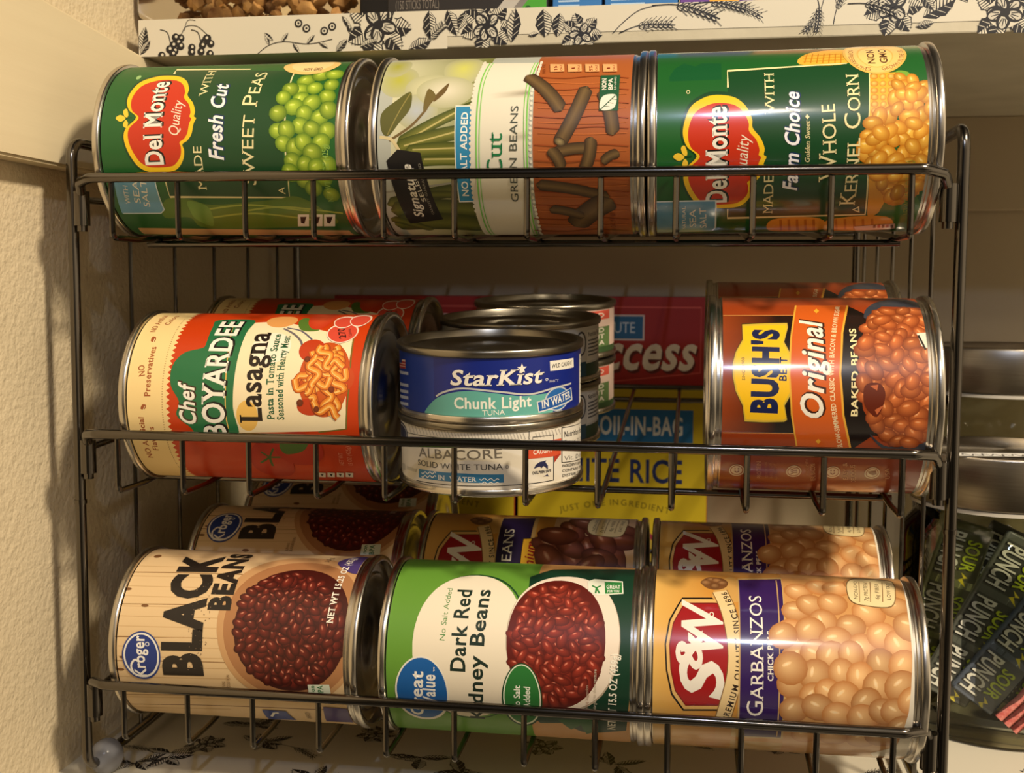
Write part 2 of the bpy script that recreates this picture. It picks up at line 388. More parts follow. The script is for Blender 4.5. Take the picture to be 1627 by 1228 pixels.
# ------------------------------------------------------------------ label artwork, millimetres: u round the can, v along it
def del_monte_mark(L,du,dv):
 L.du,L.dv=du,dv
 L.p([(33.1,36.2),(35.5,30.7),(34.4,22.9),(30.2,17.9),(24.7,15.2),(20.9,14.9),(17.0,11.7),(12.8,10.0),(10.4,10.2),(9.4,9.2),(7.0,10.1),(2.6,10.9),(-0.1,12.7),(-1.7,15.1),(-4.1,14.4),(-7.8,15.1),(-11.3,17.7),(-12.9,21.3),(-13.2,31.0),(-11.1,36.0),(-7.1,39.0),(-2.2,41.2),(2.2,42.1),(5.7,41.0),(10.3,36.8),(14.0,40.7),(18.8,42.4),(24.2,41.8),(29.8,39.7)],(22, 70, 36),1)
 L.p([(31.8,35.5),(33.8,30.2),(32.9,22.9),(29.2,18.2),(24.0,15.7),(20.4,15.4),(16.6,12.4),(12.7,10.8),(10.3,11.0),(9.4,10.0),(7.0,10.9),(2.9,11.6),(0.2,13.4),(-1.3,15.6),(-3.7,15.0),(-7.2,15.6),(-10.6,18.0),(-12.2,21.5),(-12.4,30.7),(-10.4,35.4),(-6.5,38.3),(-1.8,40.5),(2.5,41.3),(5.8,40.3),(10.2,36.3),(13.8,40.0),(18.4,41.6),(23.5,41.0),(28.8,38.9)],(245, 200, 30),1)
 L.p([(28.8,34.1),(30.4,29.3),(29.7,22.9),(26.7,19.0),(22.3,16.9),(19.2,16.7),(15.9,14.0),(12.3,12.7),(10.2,12.9),(9.3,12.0),(7.1,12.8),(3.3,13.4),(0.9,14.9),(-0.5,16.8),(-2.6,16.3),(-5.9,16.7),(-8.9,18.9),(-10.3,21.9),(-10.5,30.0),(-8.7,34.2),(-5.2,36.8),(-0.9,38.8),(3.0,39.5),(6.0,38.7),(10.0,35.1),(13.3,38.4),(17.4,39.7),(21.9,39.2),(26.4,37.2)],(200, 52, 24),1)
 L.p([(10.1,45.3),(11.5,43.4),(10.0,40.9),(8.5,43.0)],(245, 205, 60),1)
 L.p([(10.9,41.5),(13.3,42.3),(14.3,41.0),(11.8,39.9),(10.4,40.2)],(245, 205, 60),1)
 L.p([(9.3,40.8),(7.7,39.6),(5.8,40.3),(7.0,41.8)],(245, 205, 60),1)
 L.l([(10.0,40.9),(10.2,38.1)],0.46,(22, 70, 36))
 L.t('Del Monte',-9.9,24.5,29.3,25.4,7.69,(244, 240, 226),'bso')
 L.t('Quality',1.7,17.3,17.2,16.6,4.38,(238, 225, 200),'i')
 L.du=L.dv=0
def sw_mark(L):
 L.p([(36.9,40.5),(37.7,27.2),(37.7,23.6),(28.1,20.7),(16.3,18.7),(3.5,19.3),(-10.4,23.7),(-11.5,39.3),(-4.3,44.2),(5.5,46.4),(15.8,47.1),(25.8,45.6)],(22, 18, 18))
 L.p([(36.0,40.2),(36.7,27.4),(36.7,24.1),(27.5,21.2),(16.2,19.3),(3.8,19.9),(-9.6,24.1),(-10.6,39.0),(-3.7,43.6),(5.7,45.8),(15.7,46.5),(25.4,45.0)],(222, 180, 110))
 L.p([(34.2,39.5),(34.9,28.0),(34.9,24.9),(26.5,22.3),(15.9,20.6),(4.3,21.0),(-8.1,24.9),(-9.0,38.4),(-2.6,42.7),(6.1,44.6),(15.5,45.3),(24.5,44.0)],(120, 30, 26))
 L.p([(33.6,39.3),(34.3,28.1),(34.2,25.2),(26.2,22.7),(15.9,21.0),(4.5,21.4),(-7.5,25.2),(-8.4,38.2),(-2.3,42.3),(6.3,44.2),(15.4,44.9),(24.2,43.6)],(158, 24, 28))
 L.l([(-0.8,34.7),(6.0,36.5),(11.1,38.2),(11.8,40.9),(16.0,41.7)],0.09,(158, 24, 28))
 L.t('S',-6.4,23.8,10.5,24.1,16.40,(240, 234, 222),'bi')
 L.t('&',6.2,32.2,21.8,32.4,10.25,(240, 234, 222),'b')
 L.t('W',9.9,24.5,32.2,24.6,15.49,(240, 234, 222),'bi')
 L.e(29.2,28.5,1.11,0.97,(232, 226, 210))
 L.e(29.2,28.5,0.70,0.61,(158, 24, 28))
 L.p([(53.7,21.0),(46.8,16.3),(36.3,17.0),(36.8,27.6),(42.8,27.1)],(206, 160, 90),1)
 L.e(47.4,27.1,5.06,5.44,(120, 78, 44))
 L.balls([(47.4,30.7),(50.5,28.4),(49.7,26.1),(47.6,23.9),(45.1,27.1)],2.23,(110, 70, 38),(176, 130, 84),None)
 L.l([(41.5,25.2),(30.0,21.5),(17.2,19.2),(5.2,19.3),(-8.7,22.3),(-14.8,23.6)],6.41,(128, 92, 48),1)
 L.l([(41.5,25.2),(30.0,21.5),(17.2,19.2),(5.2,19.3),(-8.7,22.3),(-14.8,23.6)],5.71,(232, 204, 150),1)
 L.tp([(-15.2,21.7),(-0.9,18.0),(8.8,16.6),(17.3,16.8),(30.2,18.6),(41.7,22.7)],'PREMIUM QUALITY SINCE 1896',2.32,(52, 38, 30),'b')
def chickpeas(L):
 L.gradv(-70,70,-60,-0.5,(206,152,92),(206,152,92))
 L.balls([(43.7,-6.6),(47.7,-15.3),(47.4,-22.7),(51.2,-31.5),(32.5,-5.0),(36.2,-10.9),(37.3,-19.6),(33.1,-33.3),(37.0,-43.9),(22.7,-3.4),(28.0,-15.5),(26.7,-26.0),(24.0,-10.2),(20.5,-19.8),(18.0,-30.1),(23.6,-37.5),(19.5,-44.3),(13.3,-5.3),(14.5,-12.1),(14.0,-18.3),(15.2,-25.5),(12.0,-37.0),(12.0,-45.6),(2.6,-3.2),(6.5,-12.0),(7.9,-22.0),(6.6,-29.1),(3.1,-36.2),(4.0,-44.4),(-1.8,-11.3),(0.3,-17.1),(-1.1,-23.0),(-2.9,-31.4),(-7.9,-4.0),(-6.3,-13.2),(-9.3,-20.9),(-10.1,-30.5),(-6.6,-38.2),(-6.3,-42.7),(-20.1,-8.9),(-20.4,-20.0),(-20.7,-31.0),(-18.6,-38.3),(-13.2,-45.3),(21.6,0.5),(8.9,-2.3),(27.9,-48.7),(-1.3,-48.6)],6.28,(186, 122, 66),(242, 198, 140),(252, 226, 184))
def garbanzo_field(L):
 L.base((205,146,66))
 L.gradv(-60,60,26.3,60,(206,142,58),(230,188,104))
 L.gradv(-60,-28,-60,20,(214,170,104),(200,164,100))
def label_peas(L):
 L.base((30, 94, 40))
 L.p([(40.6,26.7),(35.0,-27.9),(-24.5,-27.3),(-23.7,24.9)],(22, 70, 36))
 L.l([(34.0,25.6),(40.6,26.7),(38.6,-7.2)],1.24,(238, 226, 170))
 L.l([(-16.0,25.0),(-23.7,24.9),(-24.5,-27.3),(-14.6,-28.6),(35.1,-27.6)],0.59,(238, 226, 170))
 L.e(33.0,40.9,1.76,1.06,(150, 190, 120))
 L.p([(-25.1,27.4),(-24.8,17.1),(-27.9,7.0),(-25.5,-19.4),(-24.0,-30.5),(-30.6,-39.8),(-40.6,-43.5),(-44.2,-15.5),(-44.0,15.6),(-35.4,19.8),(-35.3,31.3)],(88, 122, 38),1)
 L.l([(-30.2,9.5),(-28.1,-9.6),(-31.8,-34.1)],0.94,(150, 170, 70),1)
 L.l([(-35.4,9.5),(-32.9,-10.0),(-37.3,-34.4)],1.03,(150, 170, 70),1)
 L.l([(-31.6,-4.9),(-29.3,-23.8),(-33.2,-48.2)],0.95,(150, 170, 70),1)
 L.p([(-25.7,17.4),(-29.7,9.3),(-42.0,12.0),(-36.8,17.5),(-31.4,18.3)],(110, 150, 60),1)
 L.p([(-43.7,47.3),(-47.4,-47.0),(-59.3,-46.8),(-52.8,48.8)],(196, 160, 110))
 L.p([(-33.7,-28.5),(-33.7,-33.4),(-42.7,-30.7),(-42.7,-25.8)],(225, 225, 215))
 L.p([(-35.3,-29.1),(-35.3,-31.8),(-40.5,-29.3),(-39.8,-28.1)],(20, 20, 20))
 L.p([(-33.7,-34.5),(-33.8,-39.3),(-42.7,-36.7),(-42.7,-31.8)],(225, 225, 215))
 L.p([(-35.4,-35.0),(-35.4,-37.7),(-40.5,-35.3),(-39.8,-34.1)],(20, 20, 20))
 L.p([(-33.8,-39.9),(-33.8,-44.7),(-42.8,-42.2),(-42.8,-37.3)],(225, 225, 215))
 L.p([(-35.4,-40.4),(-35.4,-43.2),(-40.5,-40.7),(-39.8,-39.6)],(20, 20, 20))
 del_monte_mark(L,0,0)
 L.t('WITH',20.4,6.9,37.8,7.6,3.52,(238, 226, 170),'s')
 L.t('MADE',-20.5,7.6,-2.0,7.4,3.63,(238, 226, 170),'s')
 L.t('Fresh Cut',-8.3,-1.8,25.9,-1.3,5.94,(245, 245, 245),'bisx')
 L.t('Sweet Peas',-19.0,-14.5,34.7,-16.2,6.41,(238, 226, 170),'sc')
 L.t('A',-22.8,-25.9,-19.6,-26.1,2.69,(238, 226, 170),'')
 L.balls([(27.5,-34.3),(30.9,-40.2),(31.5,-45.5),(21.9,-32.8),(22.9,-38.8),(22.6,-28.7),(24.5,-45.6),(18.3,-26.3),(17.0,-34.0),(18.3,-44.9),(15.4,-38.7),(13.7,-31.4),(11.0,-25.0),(10.8,-36.1),(8.9,-42.8),(12.0,-46.1),(3.5,-25.5),(5.5,-34.7),(4.2,-39.6),(3.9,-29.0),(3.2,-46.1),(-1.5,-27.7),(-3.3,-32.5),(-1.3,-43.5),(-1.2,-36.1),(-8.7,-31.2),(-5.4,-39.8),(-10.0,-36.4),(-10.5,-45.6),(-11.3,-41.1),(-13.3,-29.8),(-16.9,-35.5),(-15.7,-43.6),(-20.2,-38.5),(-23.1,-45.5)],3.89,(84, 122, 24),(186, 208, 66),(226, 236, 140))
 L.e(41.2,-33.4,9.50,12.15,(236, 196, 120))
 L.e(42.4,-33.4,8.43,8.88,(244, 214, 150))
 L.t('NON GMO',34.9,-31.1,35.2,-39.2,2.74,(120, 80, 40),'b')
 L.p([(-15.8,47.7),(-15.8,29.7),(-30.3,29.7),(-32.3,31.8),(-32.4,49.5)],(104, 160, 190))
 L.l([(-16.0,29.6),(-30.3,29.6),(-32.4,31.9),(-32.4,49.0)],0.47,(210, 225, 225))
 L.t('WITH',-27.1,43.6,-18.0,42.3,2.06,(232, 226, 210),'')
 L.t('SEA',-27.1,38.9,-15.9,37.0,2.61,(232, 226, 210),'')
 L.t('SALT',-28.9,35.3,-15.6,33.4,2.61,(232, 226, 210),'')
 L.t('NET WT 15 OZ (425g)',-26.7,-45.9,-2.2,-46.4,2.46,(150, 190, 84),'')
def label_corn(L):
 L.base((30, 94, 40))
 L.p([(24.3,46.9),(29.1,44.9),(33.0,41.2),(30.3,36.9),(32.6,34.4),(32.2,26.9),(22.1,26.9),(21.9,46.8)],(20, 86, 45))
 L.p([(26.7,24.9),(29.3,-20.6),(22.6,-28.5),(-36.7,-29.5),(-38.0,23.5)],(22, 70, 36))
 L.p([(29.9,-2.8),(39.4,-7.4),(43.0,-21.0),(29.7,-21.0)],(232, 178, 62),1)
 L.l([(38.7,-6.6),(30.4,-4.8)],0.46,(200, 130, 30))
 L.l([(38.5,-8.7),(30.3,-7.1)],0.46,(200, 130, 30))
 L.l([(38.4,-10.8),(30.2,-9.4)],0.46,(200, 130, 30))
 L.l([(38.2,-13.0),(30.1,-11.6)],0.46,(200, 130, 30))
 L.l([(38.1,-15.1),(30.0,-13.9)],0.46,(200, 130, 30))
 L.l([(37.9,-17.2),(29.9,-16.2)],0.45,(200, 130, 30))
 L.l([(37.7,-19.3),(29.8,-18.4)],0.45,(200, 130, 30))
 L.l([(36.3,-4.8),(37.4,-20.4)],0.46,(200, 130, 30))
 L.l([(33.7,-4.6),(34.7,-20.2)],0.40,(200, 130, 30))
 L.l([(31.5,-4.5),(32.4,-20.0)],0.37,(200, 130, 30))
 L.l([(18.1,24.6),(26.9,24.6),(29.5,-20.6)],0.64,(238, 226, 170))
 L.l([(-27.5,23.9),(-38.0,23.5),(-36.7,-29.5),(-3.5,-27.3),(23.2,-28.6)],0.80,(238, 226, 170))
 L.p([(22.6,-28.5),(23.5,-38.5),(0.3,-36.8),(-1.1,-27.4)],(235, 175, 55))
 L.balls([(21.5,-30.0),(21.4,-33.2),(21.3,-36.3)],1.57,(205, 130, 25),(250, 210, 110),None)
 L.balls([(18.1,-29.9),(18.0,-33.0),(18.0,-36.2)],1.50,(205, 130, 25),(250, 210, 110),None)
 L.balls([(15.0,-29.7),(14.9,-32.9),(14.9,-36.0)],1.45,(205, 130, 25),(250, 210, 110),None)
 L.balls([(12.1,-29.7),(12.0,-32.8),(11.9,-35.9)],1.42,(205, 130, 25),(250, 210, 110),None)
 L.balls([(9.3,-29.6),(9.2,-32.8),(9.2,-35.9)],1.39,(205, 130, 25),(250, 210, 110),None)
 L.balls([(6.6,-29.6),(6.5,-32.8),(6.5,-35.9)],1.37,(205, 130, 25),(250, 210, 110),None)
 L.balls([(3.9,-29.6),(3.9,-32.8),(3.8,-35.9)],1.36,(205, 130, 25),(250, 210, 110),None)
 L.p([(24.0,-38.4),(22.7,-43.1),(16.4,-40.6),(17.6,-38.1)],(120, 165, 60),1)
 L.p([(-14.9,-28.2),(-15.1,-46.0),(-26.0,-48.1),(-30.2,-38.3),(-39.4,-31.5),(-36.4,-30.2)],(222, 158, 48))
 L.p([(-39.4,-34.0),(-25.9,-36.9),(-23.5,-40.6),(-29.2,-48.6),(-45.1,-48.9),(-46.1,-36.6)],(62, 112, 42),1)
 L.p([(-39.4,6.0),(-38.9,-12.4),(-50.1,-14.4),(-51.7,4.8)],(228, 160, 58),1)
 L.p([(-40.1,-15.8),(-38.2,-37.9),(-50.4,-39.8),(-52.0,-17.6)],(228, 160, 58),1)
 L.l([(-39.4,2.7),(-50.6,1.4)],0.98,(190, 115, 30))
 L.l([(-39.6,-18.7),(-50.2,-20.4)],0.93,(190, 115, 30))
 L.l([(-39.4,-0.5),(-50.6,-1.9)],0.98,(190, 115, 30))
 L.l([(-39.6,-22.2),(-50.2,-23.9)],0.93,(190, 115, 30))
 L.l([(-39.5,-3.7),(-50.7,-5.1)],0.99,(190, 115, 30))
 L.l([(-39.7,-25.7),(-50.3,-27.5)],0.94,(190, 115, 30))
 L.l([(-39.5,-6.9),(-50.7,-8.4)],0.99,(190, 115, 30))
 L.l([(-39.7,-29.1),(-50.3,-31.0)],0.94,(190, 115, 30))
 L.l([(-39.5,-10.1),(-50.8,-11.7)],1.00,(190, 115, 30))
 L.l([(-39.7,-32.6),(-50.3,-34.6)],0.94,(190, 115, 30))
 L.pile([(21.2,-39.1),(19.3,-49.5),(-11.8,-50.7),(-19.5,-50.4),(-30.2,-39.5),(-15.8,-30.3),(-10.7,-25.1),(-1.9,-24.8),(2.9,-28.5),(10.3,-36.7)],3.79,0.74,64,(190, 116, 20),(246, 192, 76),(255, 228, 160),4)
 L.e(36.5,-31.7,13.90,11.86,(238, 184, 92))
 L.e(37.0,-31.7,13.47,10.89,(246, 200, 120))
 L.e(35.6,-31.7,9.38,6.73,(236, 180, 90))
 L.e(34.9,-31.7,8.19,6.25,(248, 208, 128))
 L.t('NON',28.4,-31.1,41.0,-31.7,2.73,(92, 58, 34),'b')
 L.t('GMO',28.6,-35.7,41.2,-36.3,2.72,(92, 58, 34),'b')
 L.tp([(41.0,-22.4),(33.2,-21.7),(28.5,-22.9),(25.5,-25.5),(24.4,-29.0)],'NO PRESERVATIVES',1.81,(140, 90, 50),'')
 L.tp([(24.4,-33.4),(25.8,-37.5),(29.1,-40.9),(33.8,-42.5),(40.0,-42.3)],'GROWN IN THE USA',1.83,(140, 90, 50),'')
 L.e(16.4,39.7,0.89,0.74,(238, 226, 170))
 L.e(16.4,39.7,0.59,0.50,(30, 94, 40))
 del_monte_mark(L,-19.1,0.0)
 L.t('WITH',6.7,7.3,24.8,7.2,3.56,(238, 226, 170),'s')
 L.t('MADE',-35.0,6.3,-16.6,7.0,3.63,(238, 226, 170),'s')
 L.t('Farm Choice',-23.8,-2.1,15.1,-1.9,5.30,(245, 245, 250),'bisx')
 L.t('Golden Sweet',-12.3,-6.2,3.3,-5.8,1.76,(238, 226, 170),'si')
 L.p([(5.0,-4.1),(6.0,-4.8),(4.9,-5.7),(4.0,-4.9)],(238, 226, 170))
 L.t('Whole',-19.1,-16.4,10.0,-15.0,6.37,(238, 226, 170),'sc')
 L.t('Kernel Corn',-31.0,-24.7,23.0,-24.2,5.86,(238, 226, 170),'sc')
 L.p([(-33.4,-24.0),(-31.5,-26.5),(-35.3,-27.2)],(238, 226, 170))
 L.p([(-33.4,-24.8),(-32.5,-26.2),(-34.3,-26.5)],(22, 70, 36))
 L.p([(-27.8,52.0),(-27.6,28.5),(-45.5,28.0),(-49.6,29.2),(-51.1,51.9)],(92, 152, 184))
 L.l([(-27.8,51.5),(-27.6,28.5),(-45.5,28.0),(-49.6,29.2),(-51.1,51.9)],0.66,(215, 228, 228))
 L.t('NATURAL',-47.1,39.8,-30.2,40.2,1.38,(232, 226, 210),'')
 L.t('SEA',-44.7,35.7,-31.9,36.1,2.58,(232, 226, 210),'')
 L.t('SALT',-45.7,31.5,-31.0,32.2,2.57,(232, 226, 210),'')
 L.t('NET WT 15.25 OZ (432g)',-36.8,-46.4,-11.8,-44.1,2.54,(150, 160, 60),'')
 L.p([(-46.0,-26.6),(-43.6,-42.0),(-48.8,-43.1),(-52.2,-28.3)],(225, 200, 190))
 L.p([(-44.5,-33.9),(-44.3,-34.8),(-47.9,-35.4),(-48.2,-34.4)],(60, 40, 40))
 L.p([(-44.5,-35.5),(-44.3,-36.5),(-47.9,-37.1),(-48.2,-36.1)],(180, 50, 40))
 L.p([(-44.5,-37.2),(-44.3,-38.2),(-47.9,-38.7),(-48.2,-37.8)],(60, 40, 40))
 L.p([(-44.6,-38.9),(-44.4,-39.8),(-47.9,-40.4),(-48.2,-39.5)],(180, 50, 40))
 L.p([(-44.6,-40.5),(-44.4,-41.5),(-48.0,-42.1),(-48.2,-41.1)],(60, 40, 40))
def label_green_beans(L):
 L.base((176,180,170))
 L.grad(-60,60,8,46,(120,126,60),(206,204,170))
 L.grad(-60,60,-60,-11.2,(166,90,42),(166,90,42))
 L.e(26.3,44.6,9.30,8.08,(178, 178, 140),(178, 178, 70))
 L.e(34.0,19.0,12.32,8.01,(178, 178, 140),(206, 206, 104))
 L.e(21.1,31.1,8.31,10.34,(178, 178, 140),(216, 212, 172))
 L.e(37.0,47.1,8.66,5.78,(178, 178, 140),(166, 166, 60))
 L.e(10.8,35.8,7.56,8.70,(178, 178, 140),(178, 186, 194))
 L.e(19.8,24.7,8.00,11.87,(178, 178, 140),(222, 216, 194))
 L.p([(9.9,50.0),(15.7,44.2),(19.6,38.9),(12.1,38.3),(5.7,42.7),(0.7,46.9),(2.7,49.7)],(92, 92, 44),1)
 L.l([(18.9,38.9),(1.1,47.3)],0.47,(140, 130, 70))
 L.l([(-1.2,46.6),(4.4,37.9),(10.3,32.6),(14.1,30.5),(23.0,24.0)],1.05,(112, 92, 54),1)
 L.p([(20.9,31.9),(17.4,28.3),(14.5,29.8),(10.8,33.0)],(110, 96, 52),1)
 L.p([(23.9,23.8),(19.0,24.7),(14.5,29.0),(18.1,27.8)],(104, 84, 48),1)
 L.cap([(-2.7,43.4),(13.2,10.9)],2.33,(64, 76, 22),(122, 124, 52))
 L.l([(-1.7,40.2),(14.8,11.0)],0.66,(190, 178, 110))
 L.cap([(-4.2,43.8),(2.8,10.4)],2.92,(64, 76, 22),(122, 124, 52))
 L.l([(-3.2,40.6),(4.2,10.5)],0.62,(190, 178, 110))
 L.cap([(-5.8,40.3),(-5.4,10.5)],2.73,(64, 76, 22),(122, 124, 52))
 L.l([(-4.8,37.1),(-4.1,10.5)],0.61,(190, 178, 110))
 L.cap([(-9.7,35.8),(-10.0,10.6)],1.96,(64, 76, 22),(122, 124, 52))
 L.l([(-8.6,32.6),(-8.6,10.6)],0.62,(190, 178, 110))
 L.cap([(-28.4,50.2),(-20.4,10.6)],2.96,(52, 62, 22),(104, 110, 44))
 L.cap([(-31.6,49.2),(-31.9,11.2)],4.46,(52, 62, 22),(104, 110, 44))
 L.cap([(-40.9,49.6),(-43.0,11.2)],6.57,(52, 62, 22),(104, 110, 44))
 L.cap([(-36.5,50.3),(-46.9,34.3)],2.40,(52, 62, 22),(104, 110, 44))
 L.cap([(-23.7,33.3),(-24.8,11.1)],1.77,(52, 62, 22),(104, 110, 44))
 L.l([(-22.6,51.7),(-17.0,11.9)],0.80,(150, 150, 140))
 L.l([(0.3,50.5),(-0.6,45.8),(-4.2,43.1),(-8.1,41.1)],1.24,(214, 198, 150),1)
 L.p([(-9.1,48.1),(-4.6,43.3),(-6.0,33.9),(-37.4,28.2),(-40.7,42.9)],(24, 22, 22))
 L.t('Signature',-35.7,35.9,-10.4,38.2,3.69,(232, 226, 210),'ib')
 L.t('SELECT',-27.0,33.4,-10.8,37.4,1.76,(232, 226, 210),'')
 L.t('QUALITY GUARANTEED',-34.1,31.3,-10.1,34.2,0.96,(150, 145, 130),'')
 L.p([(12.8,20.0),(12.7,11.9),(-27.3,12.6),(-27.4,20.0)],(230, 228, 215))
 L.p([(12.2,19.6),(12.2,11.8),(-26.7,12.5),(-26.9,19.6)],(48, 136, 182))
 L.t('NO SALT ADDED',-24.6,15.6,10.0,14.7,2.58,(240, 240, 232),'b')
 L.p([(38.3,11.1),(23.8,12.9),(11.6,13.4),(-1.6,13.5),(-17.0,13.8),(-30.8,13.9),(-59.3,13.3),(-59.3,-9.5),(-26.0,-9.7),(-2.0,-9.5),(18.1,-9.5),(37.2,-11.6)],(224, 219, 200))
 L.e(38.5,11.2,2.14,0.65,(224, 219, 200))
 L.e(37.3,-12.3,1.91,0.64,(224, 219, 200))
 L.e(35.3,11.3,1.69,0.64,(224, 219, 200))
 L.e(34.3,-12.2,1.57,0.63,(224, 219, 200))
 L.e(32.7,11.5,1.45,0.64,(224, 219, 200))
 L.e(31.8,-12.1,1.36,0.63,(224, 219, 200))
 L.e(30.4,11.8,1.29,0.64,(224, 219, 200))
 L.e(29.6,-11.9,1.23,0.63,(224, 219, 200))
 L.e(28.3,12.1,1.18,0.64,(224, 219, 200))
 L.e(27.5,-11.7,1.13,0.62,(224, 219, 200))
 L.e(26.4,12.5,1.09,0.63,(224, 219, 200))
 L.e(25.7,-11.5,1.05,0.62,(224, 219, 200))
 L.e(24.6,12.8,1.03,0.63,(224, 219, 200))
 L.e(23.9,-11.2,0.99,0.62,(224, 219, 200))
 L.e(22.7,13.0,0.96,0.63,(224, 219, 200))
 L.e(22.3,-11.0,0.94,0.62,(224, 219, 200))
 L.e(20.6,13.0,0.91,0.63,(224, 219, 200))
 L.e(20.7,-10.7,0.90,0.62,(224, 219, 200))
 L.e(18.7,13.1,0.86,0.63,(224, 219, 200))
 L.e(19.2,-10.4,0.87,0.62,(224, 219, 200))
 L.e(16.8,13.2,0.83,0.63,(224, 219, 200))
 L.e(17.5,-10.2,0.83,0.62,(224, 219, 200))
 L.e(15.0,13.3,0.80,0.63,(224, 219, 200))
 L.e(15.2,-10.3,0.79,0.62,(224, 219, 200))
 L.e(13.3,13.4,0.77,0.62,(224, 219, 200))
 L.e(13.0,-10.4,0.76,0.61,(224, 219, 200))
 L.e(11.6,13.5,0.75,0.62,(224, 219, 200))
 L.e(10.8,-10.4,0.74,0.61,(224, 219, 200))
 L.e(9.5,13.5,0.73,0.62,(224, 219, 200))
 L.e(8.8,-10.4,0.72,0.61,(224, 219, 200))
 L.e(7.4,13.4,0.71,0.62,(224, 219, 200))
 L.e(6.7,-10.4,0.70,0.61,(224, 219, 200))
 L.e(5.3,13.4,0.70,0.62,(224, 219, 200))
 L.e(4.8,-10.4,0.69,0.61,(224, 219, 200))
 L.e(3.3,13.5,0.69,0.62,(224, 219, 200))
 L.e(2.8,-10.3,0.68,0.61,(224, 219, 200))
 L.e(1.3,13.5,0.68,0.62,(224, 219, 200))
 L.e(0.9,-10.3,0.67,0.61,(224, 219, 200))
 L.e(-0.7,13.6,0.68,0.62,(224, 219, 200))
 L.e(-1.0,-10.2,0.67,0.61,(224, 219, 200))
 L.e(-2.8,13.6,0.67,0.62,(224, 219, 200))
 L.e(-3.1,-10.2,0.67,0.61,(224, 219, 200))
 L.e(-5.1,13.6,0.68,0.62,(224, 219, 200))
 L.e(-5.4,-10.3,0.67,0.61,(224, 219, 200))
 L.e(-7.4,13.6,0.68,0.62,(224, 219, 200))
 L.e(-7.7,-10.4,0.67,0.61,(224, 219, 200))
 L.e(-9.8,13.6,0.69,0.62,(224, 219, 200))
 L.e(-10.1,-10.5,0.68,0.61,(224, 219, 200))
 L.e(-12.1,13.6,0.70,0.63,(224, 219, 200))
 L.e(-12.4,-10.5,0.69,0.62,(224, 219, 200))
 L.e(-14.5,13.7,0.72,0.63,(224, 219, 200))
 L.e(-14.8,-10.6,0.71,0.62,(224, 219, 200))
 L.e(-17.0,13.8,0.74,0.63,(224, 219, 200))
 L.e(-17.3,-10.6,0.73,0.62,(224, 219, 200))
 L.e(-18.9,13.8,0.76,0.63,(224, 219, 200))
 L.e(-19.8,-10.6,0.76,0.62,(224, 219, 200))
 L.e(-20.9,13.8,0.78,0.63,(224, 219, 200))
 L.e(-22.5,-10.5,0.80,0.62,(224, 219, 200))
 L.e(-22.9,13.8,0.81,0.63,(224, 219, 200))
 L.e(-25.3,-10.4,0.84,0.63,(224, 219, 200))
 L.e(-25.0,13.8,0.85,0.63,(224, 219, 200))
 L.e(-27.4,-10.6,0.89,0.63,(224, 219, 200))
 L.e(-27.3,13.8,0.89,0.64,(224, 219, 200))
 L.e(-29.5,-10.7,0.94,0.63,(224, 219, 200))
 L.e(-29.6,13.9,0.95,0.64,(224, 219, 200))
 L.e(-31.6,-10.9,1.00,0.63,(224, 219, 200))
 L.e(-32.1,13.7,1.03,0.64,(224, 219, 200))
 L.e(-33.9,-11.0,1.08,0.63,(224, 219, 200))
 L.e(-34.7,13.3,1.12,0.64,(224, 219, 200))
 L.e(-36.4,-11.1,1.18,0.64,(224, 219, 200))
 L.e(-37.7,13.0,1.27,0.65,(224, 219, 200))
 L.e(-39.2,-11.2,1.34,0.64,(224, 219, 200))
 L.e(-41.1,12.7,1.49,0.65,(224, 219, 200))
 L.e(-42.5,-11.2,1.59,0.64,(224, 219, 200))
 L.e(-45.3,12.5,1.92,0.66,(224, 219, 200))
 L.e(-46.6,-11.1,2.09,0.65,(224, 219, 200))
 L.e(-51.9,12.7,3.63,0.66,(224, 219, 200))
 L.e(-54.3,-10.7,5.12,0.66,(224, 219, 200))
 L.e(-59.3,13.4,0.06,0.68,(224, 219, 200))
 L.e(-59.3,-10.2,0.06,0.67,(224, 219, 200))
 L.l([(38.1,8.7),(23.7,10.6),(11.6,11.1),(-1.7,11.2),(-17.0,11.4),(-30.8,11.5),(-59.3,10.7)],0.53,(122, 200, 84),1)
 L.l([(38.1,7.4),(23.7,9.3),(11.5,9.8),(-1.7,10.0),(-17.0,10.2),(-30.8,10.2),(-59.3,9.4)],0.31,(122, 200, 84),1)
 L.l([(-59.3,-9.0),(-26.0,-9.2),(-2.0,-9.0),(18.1,-9.1),(37.2,-11.1)],0.53,(122, 200, 84),1)
 L.l([(-59.3,-7.6),(-25.9,-8.0),(-2.0,-7.8),(18.1,-7.8),(37.3,-9.9)],0.30,(122, 200, 84),1)
 L.t('Cut',-16.5,1.0,1.0,0.8,6.20,(34, 120, 72),'s')
 L.t('GREEN BEANS',-27.5,-4.5,12.2,-5.4,2.93,(70, 76, 66),'')
 L.l([(26.4,-10.5),(25.0,-23.0),(26.0,-35.2),(24.4,-48.2)],0.48,(152, 72, 30),1)
 L.l([(23.0,-12.4),(21.8,-30.9),(22.1,-47.6)],0.27,(198, 112, 54),1)
 L.l([(20.0,-11.1),(18.9,-23.4),(19.7,-35.6),(18.4,-48.5)],0.43,(152, 72, 30),1)
 L.l([(17.1,-12.8),(16.1,-31.2),(16.4,-47.8)],0.25,(198, 112, 54),1)
 L.l([(13.6,-11.5),(12.6,-23.8),(13.4,-35.9),(12.3,-48.7)],0.40,(152, 72, 30),1)
 L.l([(11.0,-13.2),(10.2,-31.4),(10.5,-48.0)],0.23,(198, 112, 54),1)
 L.l([(7.5,-11.8),(6.6,-24.0),(7.3,-36.1),(6.3,-48.8)],0.38,(152, 72, 30),1)
